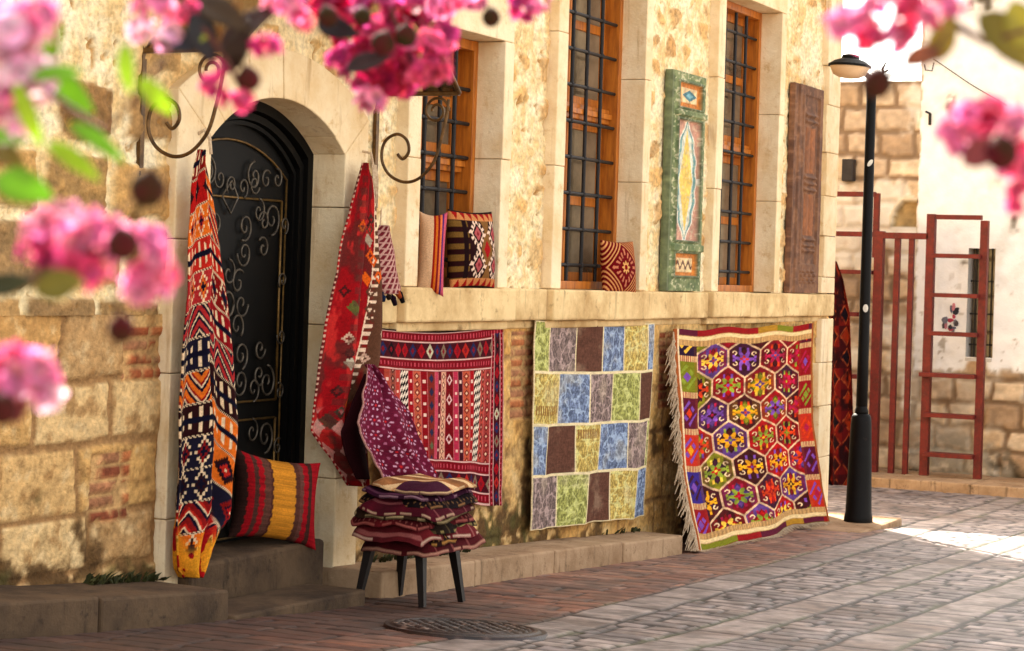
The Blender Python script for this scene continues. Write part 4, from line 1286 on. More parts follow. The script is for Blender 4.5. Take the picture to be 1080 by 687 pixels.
for k, (c1, c2, lx, ly) in enumerate(layers):
    nu, nv = 110, 100
    u, v = grid01(nu, nv); a, b = u * 2 - 1, v * 2 - 1
    th = .021
    cx_, cy_ = (SX0 + SX1) / 2 + .02 + random.uniform(-.03, .03), (SY0 + SY1) / 2 - .02 + random.uniform(-.035, .025); rot = random.uniform(-.14, .14)
    lx *= .9; ly *= .93
    px_, py_ = a * lx / 2, b * ly / 2
    mxx = np.maximum(np.abs(a), np.abs(b)); sq_ = (np.abs(a) ** 5 + np.abs(b) ** 5) ** .2; px_ = px_ * mxx / np.maximum(sq_, 1e-6); py_ = py_ * mxx / np.maximum(sq_, 1e-6)
    px_ = px_ * (1 + .1 * (fbm(b * 1.4 + k * 3.1, a * .7, 430 + k, 2) - .44)); py_ = py_ * (1 + .14 * (fbm(a * 1.4 + k * 2.3, b * .7, 431 + k, 2) - .5))
    rr = np.hypot(np.maximum(np.abs(px_) - .15, 0), np.maximum(np.abs(py_) - .12, 0))
    droop = (1.5 - .1 * k) * rr ** 1.25 * (.7 + .6 * fbm(a * 1.3 + k * .9, b * 1.3, 400, 2)) + (.006 - .0003 * k) * np.sin(a * 3.3 + k * .35 + .6) * np.abs(b) + .005 * np.sin(b * 3 + k * .3) * np.abs(a)
    droop += (.07 - .006 * k) * np.clip((a * -.2 - b) - .55, 0, 1) ** 1.5
    lift = .006 * np.sin(b * 4 + k * .5) + (fbm(u * 3, v * 3, 410 + k, 3) - .5) * .02
    prof = np.sqrt(np.clip(1 - np.maximum(np.abs(a), np.abs(b)) ** 24, 0, 1))
    V = []; C = []
    base = full(u.shape, c1)
    base = base * (.75 + .5 * fbm(u * 5, v * 5, 440 + k, 3)[..., None])
    if k == len(layers) - 1:
        stp = np.abs(((u * 3.4 + v * 2.2) % 1) - .5) < .17; base = np.where(stp[..., None], np.array(c2, float), base); base = np.where(((u < .34) & (v < .55))[..., None], np.array((92, 40, 66.)), base)
    else:
        stp = (np.abs(((u * 4 + .17 * k) % 1) - .5) < .05); base = np.where(stp[..., None], np.array(c1) * .6 + np.array(c2) * .4, base)
    d_ = np.abs(((u * 15) % 1) - .5) + np.abs(((v * 13) % 1) - .5)
    if k % 3 == 1: base = np.where((d_ < .2)[..., None], np.array(c2, float) * .8, base)
    rim = (mxx > .97) & (mxx < .99); base = np.where((rim & (fbm(u * 9, v * 9, 450 + k, 2) > .42))[..., None], np.array(c2, float) * .9, base)
    for s in (1, -1):
        x_ = cx_ + px_ * math.cos(rot) - py_ * math.sin(rot); y_ = cy_ + px_ * math.sin(rot) + py_ * math.cos(rot)
        z_ = z + th / 2 + s * th / 2 * prof - droop + lift
        V.append(np.stack([x_, y_, z_], -1).reshape(-1, 3)); C.append(base.reshape(-1, 3))
    q = quads(nu, nv); n_ = nu * nv; idx = np.arange(n_).reshape(nu, nv); ring = np.concatenate([idx[:, 0], idx[-1, 1:], idx[-2::-1, -1], idx[0, -2:0:-1]]); r2 = np.roll(ring, -1)
    Q = np.concatenate([q, q[:, ::-1] + n_, np.stack([r2, ring, ring + n_, r2 + n_], -1)])
    o = build('folded_kilim', np.concatenate(V), Q, M['rug'], None, np.concatenate(C), smooth=True)
    tag(o, labs[k], 'folded rug', 'folded kilims piled on the stool')
    z += th + .0015

# ------------------------------------------------------------------ shutters on the wall
def green_fn(u, v):
    S = u.shape; n = fbm(u * 6, v * 30, 500, 4); n2 = fbm(u * 20, v * 90, 501, 3)
    c = mix(full(S, (88, 104, 62)), full(S, (122, 132, 86)), sst(.35, .65, n)); c = mix(c, full(S, (206, 198, 160)), sst(.58, .7, n2) * .8); h = (n - .5) * .006 + .03
    def pan(v0, v1, fn):
        nonlocal c, h
        mk = (u > .2) & (u < .86) & (v > v0) & (v < v1); t = (u - .2) / .66; s = (v - v0) / (v1 - v0)
        cc, hh = fn(t, s); c = np.where(mk[..., None], cc, c); h = np.where(mk, hh, h)
        ed = ((u > .14) & (u < .92) & (v > v0 - .012) & (v < v1 + .012)) & ~mk; h = np.where(ed, .042, h); c = np.where(ed[..., None], c * .8, c)
    def small(kind):
        def f(t, s):
            cc = full(S, (196, 120, 48)); inn = (np.abs(t - .5) < .36) & (np.abs(s - .5) < .34); cc = np.where(inn[..., None], np.array((222, 190, 140.)), cc)
            if kind:
                d = dia((t - .5) / .34, (s - .5) / .26); cc = np.where((d < 1)[..., None], np.array((60, 110, 120.)), cc); cc = np.where((d < .5)[..., None], np.array((110, 160, 170.)), cc)
            else:
                wv_ = np.abs(s - .5 - .14 * np.sin(t * 26)) < .09; cc = np.where((inn & wv_)[..., None], np.array((96, 60, 44.)), cc)
            return cc * (.8 + .4 * n2[..., None]), np.where(inn, .022, .014)
        return f
    def centre(t, s):
        cc = full(S, (190, 140, 118)); a, b = np.abs(t - .5) * 2, np.abs(s - .5) * 2
        wd = .86 * (1 - b ** 2.6) + .06 * np.cos(b * 18)
        cc = np.where((a < wd + .1)[..., None], np.array((226, 214, 196.)), cc); cc = np.where((a < wd)[..., None], np.array((104, 146, 142.)), cc)
        cc = np.where((a < wd * .78 - .05)[..., None], np.array((206, 208, 190.)), cc)
        cc = np.where((a < .6 * (1 - b * 1.15))[..., None], np.array((226, 190, 90.)), cc)
        return mix(cc, full(S, (210, 196, 160)), sst(.6, .72, n2) * .6) * (.85 + .3 * n[..., None]), .012 + 0 * t
    pan(.05, .155, small(True)); pan(.22, .765, centre); pan(.83, .93, small(False))
    for a, b in ((.17, .2), (.785, .815)):
        mk = (v > a) & (v < b) & (u > .1); h = np.where(mk, .05, h)
    h = np.where(u < .05, .026, h); c = np.where((u < .05)[..., None], full(S, (104, 112, 76)) * (.8 + .4 * n[..., None]), c)
    return h, c


def shutter(name, px, fn, label, cat, nx, nz, mtl):
    (ax, ay), (bx, by), (cx_, cy_) = px
    y0 = -.03
    x0, x1 = at(ax, (ay + cy_) / 2, y0).x, at(bx, (by + cy_) / 2, y0).x; z1, z0 = (at(ax, ay, y0).z + at(bx, by, y0).z) / 2, BZ1 + .004
    def f2(X, Z): return fn((X - x0) / (x1 - x0), (z1 - Z) / (z1 - z0))
    o = relief(name, np.linspace(x0, x1, nx), np.linspace(z0, z1, nz), f2, y0 - .012, mtl, None, skirt=.03)
    return tag(o, label, cat)


shutter('painted_shutter', ((701, 74), (736, 80), (695, 304)), green_fn, 'green painted wooden shutter panel with a yellow lozenge standing on the ledge', 'shutter', 70, 260, M['paint'])


def brown_fn(u, v):
    S = u.shape; n = fbm(u * 9, v * 14, 510, 4); c = mix(full(S, (126, 84, 54)), full(S, (92, 58, 38)), sst(.3, .7, n)); h = .03 + (n - .5) * .006
    c = mix(c, full(S, (150, 108, 80)), sst(.6, .75, fbm(u * 12, v * 60, 511, 3)) * .5)
    ed = (u < .14); h = np.where(ed, .018, h)
    inn = (u > .3) & (u < .86) & (v > .05) & (v < .86); h = np.where(inn, .02, h)
    for a, b in ((.2, .42), (.52, .72)):
        mk = (u > .42) & (u < .78) & (v > a) & (v < b); bead = np.abs(((u - .42) / .36 * 2) % 1 - .5)
        h = np.where(mk, .012 + .02 * np.sqrt(np.clip(.25 - bead ** 2, 0, 1)), h); c = np.where(mk[..., None], np.array((132, 78, 40.)) * (.8 + .4 * n[..., None]), c)
    for s in (.14, .17, .44, .47, .5, .74, .77, .795):
        mk = (u > .38) & (u < .82); h = h + mk * .02 * np.exp(-((v - s) / .008) ** 2)
    mk = (u > .3) & (u < .86) & (v > .89) & (v < .95); h = h + mk * .014 * (np.sin(u * 40) * np.sin(v * 160) > .1)
    fr_ = ((np.abs(u - .28) < .025) | (np.abs(u - .88) < .02)) & (v > .05) & (v < .86); h = np.where(fr_, .036, h); h = np.where(u < .05, .018, h)
    return h, c


shutter('carved_shutter', ((832, 89), (861, 92), (828, 306)), brown_fn, 'carved brown wooden shutter near the corner of the house', 'shutter', 70, 260, M['paint'])

# ------------------------------------------------------------------ manhole cover
mc = Vector((8.2, -1.28, 0)); zz = float(gz(8.2))
Rm = .37
def mh(X, Y):
    r = np.hypot(X, Y); an = np.arctan2(Y, X)
    h = np.where((np.abs(X * 14 % 1 - .5) < .25) ^ (np.abs(Y * 14 % 1 - .5) < .25), .008, 0.) * (r < .29) + .008 * ((r > .3) & (r < .325))
    c = mix(full(X.shape, (20, 13, 12)), full(X.shape, (46, 22, 18)), fbm(X * 9, Y * 9, 600, 4)); c = mix(c, full(X.shape, (120, 96, 84)), sst(.68, .76, fbm(X * 20, Y * 20, 601, 3)))
    return h, c
rad = np.linspace(0.002, Rm, 50); ang = np.linspace(0, 2 * PI, 97)
Rr, Aa = np.meshgrid(rad, ang, indexing='ij'); Xm, Ym = Rr * np.cos(Aa), Rr * np.sin(Aa)
h, c = mh(Xm, Ym)
zt = gz(Xm + mc.x) + .005 + h; zt[-1] = gz(Xm[-1] + mc.x) - .03
man = build('manhole_cover', np.stack([Xm + mc.x, Ym * 1.0 + mc.y, zt], -1), quads(50, 97), mat_attr('worn_cast_iron', .5, 60, .5, .006, .3, 40, .5), None, c)
tag(man, 'round rusty iron manhole cover set in the pavement', 'manhole cover')

# ------------------------------------------------------------------ street lamp
lb = at(905, 553, -.42); lx_, ly_ = lb.x, lb.y; lg = float(gz(lx_))
lamp = empty('street_lamp', (lx_, ly_, lg), 'tall black street lamp with a shallow dish head at the house corner', 'street lamp')
ppm = F / ((lx_ * CT + (ly_ + DIST) * ST))
zpx = lambda py: EYE - ((py - PY) * math.cos(ROLL) - (905 - PX) * math.sin(ROLL)) / ppm
zb = zpx(553); zc_ = zpx(437); ztp = zpx(84)
mb = MB(); mb.lathe((lx_, ly_, 0), [(.125, zb - .02), (.122, zb + .06), (.112, zb + .1), (.1, zb + .5), (.088, zc_ - .08), (.082, zc_ - .02), (.07, zc_), (.05, zc_ + .01)], 24); mb.build('base_sleeve', M['postblack'], lamp, smooth=True)
mb = MB(); mb.lathe((lx_, ly_, 0), [(.05, zc_ - .05), (.047, zc_ + .5), (.041, ztp), (.03, ztp + .02)], 18)
mb.lathe((lx_, ly_, zc_ + .005), [(.055, 0), (.06, .02), (.05, .05), (.048, .09)], 18); mb.build('pole', M['postblack'], lamp, smooth=True)
hp_ = at(896, 80, -.42); hp_.z = zpx(78)
ax_ = (Vector((0, 0, 1)) + Vector((ST, -CT, 0)) * .06).normalized()
mb = MB(); mb.lathe(hp_, [(.02, -.105), (.085, -.095), (.135, -.07), (.162, -.018), (.166, 0)], 28, ax_); mb.build('lamp_bowl', M['opal'], lamp, smooth=True)
mb = MB(); mb.lathe(hp_, [(.178, -.008), (.178, .01), (.13, .042), (.075, .062), (.07, .09), (.03, .1)], 28, ax_)
mb.bar(hp_ + ax_ * .06, (lx_, ly_, ztp + .0), .03, .03); mb.build('lamp_cap', M['postblack'], lamp, smooth=False)
mb = MB(); t0 = Vector((lx_, ly_, ztp)) + Vector((ST, -CT, 0)) * .09
mb.tube([(lx_, ly_, ztp), t0, t0 + Vector((0, 0, .1)), t0 + Vector((.0, 0, .16)) + Vector((ST, -CT, 0)) * .03], [.01, .01, .012, .006], 6)
mb.tube([t0 + Vector((0, 0, .05)) - Vector((ST, -CT, 0)) * .06, t0 + Vector((0, 0, .06)), t0 + Vector((0, 0, .09)) + Vector((ST, -CT, 0)) * .05], .008, 6); mb.build('finial', M['postblack'], lamp)
fw_ = Vector((CT, ST, 0))
for (sx, sy, w2, h2, rot) in ((905.5, 172, .035, .07, .6), (908.5, 325, .045, .07, 0)):
    c_ = Vector((lx_, ly_, zpx(sy))) - fw_ * .0475; rv = Vector((ST, -CT, 0))
    pts = []; nn = 14
    for k in range(nn):
        t = 2 * PI * k / nn; a, b = w2 / 2 * math.cos(t), h2 / 2 * math.sin(t); a, b = a * math.cos(rot) + b * math.sin(rot), -a * math.sin(rot) + b * math.cos(rot)
        pts.append(c_ + rv * a + Vector((0, 0, b)) + fw_ * (a * a / .095))
    build('sticker', [p for p in pts] + [p + fw_ * .004 for p in pts], [tuple(range(nn))] + [(k, (k + 1) % nn, (k + 1) % nn + nn, k + nn) for k in range(nn)], M['sticker'], lamp)
# footing stone of the lamp
mb = MB(); gA = float(gz(lx_))
mb.box((lx_ - .75, ly_ - .24, gA - .1), (lx_ + .55, -.0, gA + .035)); mb.build('footing_stone', M['kerb'], lamp, bevel=.02)
tag(mb and None or lamp, None)

# ------------------------------------------------------------------ the buildings across the side street
XW = 25.2
sw = lambda px, py=300: -atx(px, py, XW).y
zw = lambda px, py: atx(px, py, XW).z
SB = sw(965)
zt_stone = zw(920, 86)


def far_wall(S_, Z, white):
    wx = (fbm(S_ * 4, Z * 4, 700, 3) - .5) * .12; wz = (fbm(S_ * 4, Z * 4, 701, 3) - .5) * .1
    rh = .3; r = np.floor((Z + wz) / rh); b = (S_ + wx) / .44 + hsh(r, r * 0, 702); kb = np.floor(b)
    e = np.minimum(np.minimum(b - kb, 1 - b + kb) * .44, np.minimum((Z + wz) / rh - r, 1 - (Z + wz) / rh + r) * rh)
    idd = hsh(kb, r, 703); n0 = fbm(S_ * 2.5, Z * 2.5, 704, 4); n1 = fbm(S_ * 11, Z * 11, 705, 4)
    j = sst(.012, .05, e)
    st = pick([(190, 162, 126), (172, 142, 108), (204, 180, 148), (160, 132, 102), (182, 158, 130)], idd) * (.8 + .4 * n1[..., None])
    c = mix(full(S_.shape, (120, 96, 72)), st, j); h = j * .03 + (n1 - .5) * .03
    line = -1.0 + .0 * Z
    if white:
        pl_ = sst(.0, .12, Z - (.62 - .0) + (n0 - .5) * .5 + (n1 - .5) * .12)
        pl_ = pl_ * sst(.0, .03, S_ - SB + (n1 - .5) * .05)
        wc = mix(full(S_.shape, (240, 238, 234)), full(S_.shape, (226, 222, 214)), sst(.55, .75, n0)); wc = mix(wc, full(S_.shape, (150, 138, 120)), sst(.7, .78, n1) * sst(2.4, .8, Z) * .7)
        c = mix(c, wc, pl_); h = h * (1 - pl_) + pl_ * (.035 + (n1 - .5) * .008)
        bl = sst(.4, .6, n0 + .6 * np.clip(-.2 - Z, -.5, .5)); c = mix(c, full(S_.shape, (54, 46, 32)), bl * sst(.35, .6, n1 + .1) * .85)
        wash = sst(.35, .6, n0) * (1 - pl_) * .6; c = mix(c, full(S_.shape, (206, 196, 178)), wash)
    else:
        pw = sst(.5, .66, n0 + .25 * np.exp(-((Z - zw(940, 225)) / .45) ** 2)); c = mix(c, full(S_.shape, (226, 218, 202)), np.clip(pw * .7 + .12, 0, 1))
        # blind arch
        ac = sw(957); az = zw(957, 240); d = np.hypot((S_ - ac) / .21, (Z - az) / .33)
        ar = (d < 1) & (Z > az); ring_ = (d < 1.2) & (d >= 1) & (Z > az)
        h = np.where(ar, -.08 + (n1 - .5) * .03, h); c = np.where(ar[..., None], np.array((170, 146, 104.)) * (.75 + .5 * n1[..., None]), c)
        h = np.where(ring_, .05, h); c = np.where(ring_[..., None], np.array((212, 196, 166.)), c)
    return h, c


frame_w = lambda a, h, z: np.stack([XW - h, -a, z], -1)
wh = empty('white_house', (XW, 0, float(gz(XW))), 'white plastered house with crumbling stone base beyond the street lamp', 'building')
wy0, wy1 = sw(1021, 300), sw(1049, 300); wz0, wz1 = zw(1035, 378), zw(1035, 262)
relief('wall', np.arange(SB, SB + 4.2, .022), np.arange(-1.1, 8.0, .026), lambda a, z: far_wall(a, z, True), 0, M['plaster'], wh,
       holes=[lambda a, z: (a > wy0) & (a < wy1) & (z > wz0) & (z < wz1)], frame=frame_w)
mb = MB(); mb.box((XW + .36, -SB - 4.2, -1.2), (XW + 7, -SB, 8)); mb.box((XW + .02, -SB - .02, -1.2), (XW + .36, -SB, 8)); mb.box((XW + .02, -SB - 4.2, 7.9), (XW + .36, -SB, 8)); mb.build('rear_block', M['dressed'], wh)
mb = MB()
d0 = .02
mb.box((XW + d0 - .03, -wy1 - .01, wz0 - .03), (XW + .34, -wy1 + .0, wz1 + .03)); mb.box((XW + d0 - .03, -wy0, wz0 - .03), (XW + .34, -wy0 + .01, wz1 + .03))
mb.box((XW + d0 - .03, -wy1, wz1), (XW + .34, -wy0, wz1 + .03)); mb.box((XW + d0 - .06, -wy1, wz0 - .04), (XW + .34, -wy0, wz0))
wn = mb.build('window', mat('pale_reveal', (206, 200, 190), (186, 180, 170)), wh)
mb = MB(); mb.box((XW + .24, -wy1, wz0), (XW + .26, -wy0, wz1)); mb.build('pane', M['glassdark'], wn)
mb = MB()
for t in (.2, .5, .8): mb.bar((XW + .14, -wy0 - (wy1 - wy0) * t, wz0), (XW + .14, -wy0 - (wy1 - wy0) * t, wz1), .02)
for t in (.12, .4, .7): mb.bar((XW + .14, -wy0, wz0 + (wz1 - wz0) * t), (XW + .14, -wy1, wz0 + (wz1 - wz0) * t), .02)
mb.build('window_bars', M['iron'], wn)
mb = MB(); p, q = atx(984, 62, XW - .06), atx(1062, 112, XW - .06)
mb.tube([p, p.lerp(q, .5) + Vector((0, 0, -.02)), q], .006, 5); mb.tube([atx(975, 68, XW - .06), atx(976, 74, XW - .06), atx(983, 75, XW - .06), atx(985, 66, XW - .06)], .008, 5); mb.build('cable', M['box'], wh)
mb = MB(); p = atx(981, 120, XW - .05); mb.bar(p, p + Vector((0, 0, -.14)), .03); mb.bar(p + Vector((0, 0, 0)), p + Vector((-.06, .04, .02)), .02); mb.build('wall_hook', M['iron'], wh)
# a small drawing on the plaster
cs = [(70, 60, 64), (176, 60, 80), (110, 110, 120), (40, 40, 48), (190, 120, 130), (90, 90, 110)]
V = []; Fs = []; Cc = []
for k in range(16):
    p = atx(1003 + random.uniform(-7, 7), 336 + random.uniform(-14, 14), XW - .045 - .001 * k); a, b = random.uniform(.02, .05), random.uniform(.02, .06); n0 = len(V)
    for t in range(8):
        V.append((p.x, p.y + a * math.cos(t * PI / 4) * random.uniform(.6, 1.2), p.z + b * math.sin(t * PI / 4) * random.uniform(.6, 1.2))); Cc.append(cs[k % 6])
    Fs.append(tuple(range(n0, n0 + 8)))
build('chalk_drawing', V, Fs, M['paint'], wh, np.array(Cc, float))

oh = empty('old_stone_house', (XW, 1.7, float(gz(XW))), 'low rough stone building with a blind arch beside the white house', 'building')
s_l = -3.2
relief('wall', np.arange(s_l, SB + .015, .022), np.arange(-1.1, zt_stone, .026), lambda a, z: far_wall(a, z, False), 0, M['plaster'], oh, frame=frame_w)
mb = MB(); mb.box((XW + .12, -SB + .004, -1.2), (XW + 3, 3.89, zt_stone - .03)); mb.box((XW + 0, 3.9, -1.2), (XW + 1.2, 14, 8.1)); mb.build('rear_block', M['band'], oh)  # tall slab: unseen wing, height set so its shadow bounds the sun strip
mb = MB(); p, q = atx(889, 168, XW - .12), atx(900, 191, XW - .12); mb.box((XW - .16, q.y, q.z), (XW - .02, p.y, p.z)); mb.build('meter_box', M['box'], oh, bevel=.01)

# far kerb
mb = MB()
for k in range(6):
    a = 3.0 - k * .95; mb.box((XW - 1.25 + .0, a - .947, float(gz(XW - 1.2)) - .1), (XW + .0, a, float(gz(XW - 1.2)) + .11 + random.uniform(-.006, .006)))
tag(mb.build('kerb', M['kerb'], bevel=.015), kind='structure')

# ------------------------------------------------------------------ red racks
XR = XW - .55
rp = lambda px, py, X=XR: atx(px, py, X)


def rack_obj(name, label, posts, rails, loc):
    t = empty(name, loc, label, 'rug rack')
    for (a, b, c_, d_, w_) in posts:
        p, q = rp(a, b), rp(c_, d_); q = Vector((p.x, (p.y + q.y) / 2, q.z)); p = Vector((p.x, q.y, p.z))
        m_ = MB(); m_.bar(p, q, w_, w_ * .9); m_.build('post', M['rackred'], t, bevel=.004)
    for (a, b, c_, d_, w_, dp) in rails:
        p, q = rp(a, b), rp(c_, d_); m_ = MB()
        z_ = (p.z + q.z) / 2; y0, y1 = sorted((p.y, q.y)); m_.box((XR - dp + .035, y0, z_ - w_ / 2), (XR + .03, y1, z_ + w_ / 2)); m_.build('rail', M['rackred'], t, bevel=.003)
    return t


rack_obj('rug_rack', 'ladder-like red rack with six shelves against the white wall', [(984, 226, 973, 514, .11), (1039, 233, 1030.5, 516, .1)],
         [(988, 227, 1036, 232, .055, .1), (986, 269, 1036, 272, .05, .22), (984, 312, 1034, 312, .05, .22), (982, 353, 1033, 352, .05, .22), (973, 397, 1031, 395, .05, .22), (978, 440, 1030, 437, .05, .22), (977, 482, 1029, 478, .05, .22)], rp(1000, 516))
rack_obj('rug_rack', 'red rack of tall vertical bars between lamp post and ladder rack', [(927.5, 244, 921, 510, .12), (946.5, 250, 940, 508, .075), (961, 252, 955, 509, .07)],
         [(922, 246, 980, 252, .075, .09), (920, 503, 973, 510, .07, .09)], rp(945, 510))
rack_obj('rug_rack', 'red frame with shelves standing mostly behind the lamp post', [(925, 204, 923.5, 272, .075), (913, 296, 909, 512, .08), (876, 204, 866, 510, .08)],
         [(876, 205, 924, 205, .06, .08), (876, 247, 924, 247, .06, .08), (874, 286, 921, 288, .05, .3), (872, 330, 910, 332, .05, .3), (870, 395, 910, 397, .05, .3), (868, 455, 910, 457, .05, .3)], rp(895, 512))

# dark rug hung from the rack, blue cloth
rl6 = [(276, 874, 882), (295, 872, 889), (330, 871, 896), (400, 870, 899), (460, 869, 901), (500, 870, 900), (515, 873, 898), (523, 877, 893)]
def drape_x(name, rl, X, fn, nu, nv, label, cat, amp=.05, nf=2, bulge=.12):
    u, v = grid01(nu, nv); py = np.array([r[0] for r in rl], float); pys = np.linspace(py[0], py[-1], nv); pos = np.zeros((nu, nv, 3))
    for j in range(nv):
        a, b = np.interp(pys[j], py, [r[1] for r in rl]), np.interp(pys[j], py, [r[2] for r in rl]); A, B = atx(a, pys[j], X), atx(b, pys[j], X); t = np.linspace(0, 1, nu)[:, None]
        pos[:, j] = np.array(A) * (1 - t) + np.array(B) * t
    pos[..., 0] -= amp * np.sin(2 * PI * nf * u + v) + bulge * np.sin(PI * u)
    o = build(name, pos, quads(nu, nv)[:, ::-1], M['rug'], None, fn(u, v), smooth=True, solid=.012)
    return tag(o, label, cat)
drape_x('hanging_rug', rl6, XR - .75, pat_dark, 60, 200, 'dark red rug hanging in folds between house corner and lamp post', 'rug')
drape_x('blue_cloth', [(234, 876, 880), (250, 876, 881), (262, 876, 880), (284, 875, 878)], XR - .3, lambda a, b: np.where((np.abs(b - .62) < .08)[..., None], np.array((206, 60, 50.)), np.array((40, 86, 176.))), 16, 30, 'strip of bright blue cloth on the rack beside the house corner', 'cloth', .02, 1, .04)

# weeds and moss at the wall foot
mb = MB()
for (a, b, n_) in ((9.5, 10.6, 110), (7.05, 7.6, 90), (6.0, 6.3, 14), (12.6, 13.2, 16)):
    for k in range(n_):
        x = random.uniform(a, b); y = random.uniform(-.1, -.035); z0_ = float(gz(x)) + .13; h_ = random.uniform(.012, .05); an = random.uniform(0, 6.3); wd = random.uniform(.006, .014)
        dx, dy = math.cos(an) * wd, math.sin(an) * wd; lx2, ly2 = random.uniform(-.04, .04), random.uniform(-.05, .0)
        mb.add([(x - dx, y - dy, z0_), (x + dx, y + dy, z0_), (x + dx + lx2 * .5, y + dy + ly2 * .5, z0_ + h_ * .7), (x + lx2, y + ly2, z0_ + h_), (x - dx + lx2 * .5, y - dy + ly2 * .5, z0_ + h_ * .7)], [(0, 1, 2, 3, 4)])
o = mb.build('weeds', M['weed'], None); tag(o, 'low weeds growing along the foot of the house wall', 'weeds', kind='stuff')


# ------------------------------------------------------------------ flowering branches near the camera
def petals(V, Fq, C, c, nrm, size, col):
    nrm = Vector(nrm).normalized(); x = nrm.orthogonal().normalized(); y = nrm.cross(x); n = 5
    for k in range(6):
        a = k * PI / 3 + random.uniform(-.2, .2); d = x * math.cos(a) + y * math.sin(a); s = nrm.cross(d); base = len(V); sz = size * random.uniform(.8, 1.15); cc = np.array(col) * random.uniform(.85, 1.12) + np.array((random.uniform(-8, 12), random.uniform(-14, 22), random.uniform(-10, 16)))
        up = random.uniform(.1, .8)
        for i in range(n):
            r = i / (n - 1)
            wd = sz * .62 * (0.12 + math.sin(PI * min(1, r ** .8 * .82)) )
            for j in range(n):
                t = (j / (n - 1) - .5) * 2
                ru = sz * .2 * r * random.uniform(-1, 1)
                p = c + d * (sz * r) + s * (wd * t) + nrm * (up * sz * r * (1 - .5 * r) + ru + .1 * sz * t * t)
                V.append(tuple(p)); C.append(cc * (.82 + .25 * r) )
        for i in range(n - 1):
            for j in range(n - 1):
                q = base + i * n + j; Fq.append((q, q + n, q + n + 1, q + 1))


def blossom(parent, px, py, Z, rpx, col, nfl=None, sq=.8):
    r = rpx / F * Z; V, Fq, C = [], [], []; c = dep(px, py, Z)
    nfl = nfl or max(5, int(6 + rpx / 6))
    for k in range(nfl):
        d = Vector((random.gauss(0, 1), random.gauss(0, 1), random.gauss(0, 1))).normalized()
        rr = r * (.35 + .6 * random.random() ** .6)
        p = c + Vector((d.x, d.y, d.z * sq)) * rr * .75
        petals(V, Fq, C, p, d + Vector((0, 0, .3)) - fw_ * .3, r * random.uniform(.34, .5), col)
    return build('blossom', V, Fq, M['petal'], parent, np.array(C), smooth=True)


def leaf(parent, px, py, Z, lpx, ang, wpx, col):
    c = dep(px, py, Z); s = Z / F; lpx *= 1.25; wpx *= 1.3; rv, uv = Vector((ST, -CT, 0)), Vector((0, 0, 1))
    d = rv * math.cos(ang) + uv * math.sin(ang) + fw_ * random.uniform(-.4, .4); n_ = (fw_ * -1 + rv * random.uniform(-.5, .5) + uv * random.uniform(.1, .7)).normalized(); sd_ = d.cross(n_).normalized(); n_ = sd_.cross(d)
    V, Fq, C = [], [], []; m_ = 12
    for i in range(m_):
        t = i / (m_ - 1); wd = wpx * s * .5 * math.sin(PI * t ** .8) ** .8
        for j in range(5):
            q = (j / 4 - .5) * 2
            V.append(tuple(c + d * ((t - .5) * lpx * s) + sd_ * (wd * q) + n_ * (-.18 * lpx * s * (t - .5) ** 2 + .25 * wd * abs(q)))); C.append(np.array(col) * (.85 + .2 * t) * (1.08 if j == 2 else 1))
    for i in range(m_ - 1):
        for j in range(4):
            a = i * 5 + j; Fq.append((a, a + 1, a + 6, a + 5))
    return build('leaf', V, Fq, M['leaf'], parent, np.array(C), smooth=True, solid=.0004)


def bud(parent, px, py, Z, rpx, stalk=None, mtl='bud'):
    c = dep(px, py, Z); r = rpx * Z / F; mb = MB(); ax = Vector((random.uniform(-.3, .3), random.uniform(-.3, .3), 1))
    mb.lathe(c, [(r * .1, -r), (r * .6, -r * .82), (r * .93, -r * .35), (r, 0), (r * .9, r * .45), (r * .55, r * .85), (r * .2, r * 1.05), (r * .06, r * 1.3)], 14, ax)
    if stalk: 
        e = dep(stalk[0], stalk[1], Z); mb.tube([c, (c + e) / 2 + Vector((0, 0, .002)), e], r * .16, 5)
    return mb.build('bud', M[mtl], parent, smooth=True)


def twig(parent, pts, Z, rpx):
    mb = MB(); P = [dep(a, b, Z if not isinstance(Z, (list, tuple)) else Z[i]) for i, (a, b) in enumerate(pts)]
    n = len(P); mb.tube(P, [max(.0006, rpx / F * (Z if not isinstance(Z, (list, tuple)) else Z[0]) * (1 - .6 * i / (n - 1))) for i in range(n)], 7)
    return mb.build('twig', M['twig'], parent, smooth=True)


PK, PKL, MAG, CR, HOT = (240, 146, 186), (248, 196, 216), (210, 78, 140), (186, 36, 86), (234, 100, 146)
GR, YG, OL = (126, 178, 30), (170, 200, 40), (120, 110, 30)


def branch(loc, label):
    return empty('flowering_branch', loc, label, 'branch', 'blossoming branches hanging near the camera')


Z = 1.15
b = branch(dep(-60, 60, Z), 'pale pink blossom and bright green leaves at the top left corner')
twig(b, [(-120, -40), (-40, 20), (40, 90), (110, 140), (150, 95), (175, 60)], Z, 5)
for (x, y, r, c) in ((12, 40, 46, PKL), (28, 84, 40, PKL), (-2, 112, 38, PK), (32, 20, 34, PK), (-12, 20, 44, PKL), (22, 128, 24, PKL)): blossom(b, x, y, Z, r, c)
for (x, y, l, a, w_, c) in ((30, 122, 60, -1.2, 16, YG), (72, 95, 60, -.7, 22, GR), (103, 150, 58, -.6, 17, GR), (78, 170, 55, -.6, 18, YG), (134, 72, 46, -1.4, 15, YG), (165, 102, 40, -.8, 17, YG), (25, 198, 56, -.3, 30, GR), (54, 40, 60, 1.5, 18, GR), (12, 145, 46, .2, 24, GR), (60, 78, 44, .2, 18, GR), (8, 165, 36, -.5, 20, OL)): leaf(b, x, y, Z * random.uniform(.97, 1.05), l, a, w_, c)
b = branch(dep(-60, 310, Z), 'rose pink blossom with dark buds hanging left of the orange kilim')
twig(b, [(-140, 340), (-30, 306), (30, 295), (90, 265), (140, 270)], Z, 7)
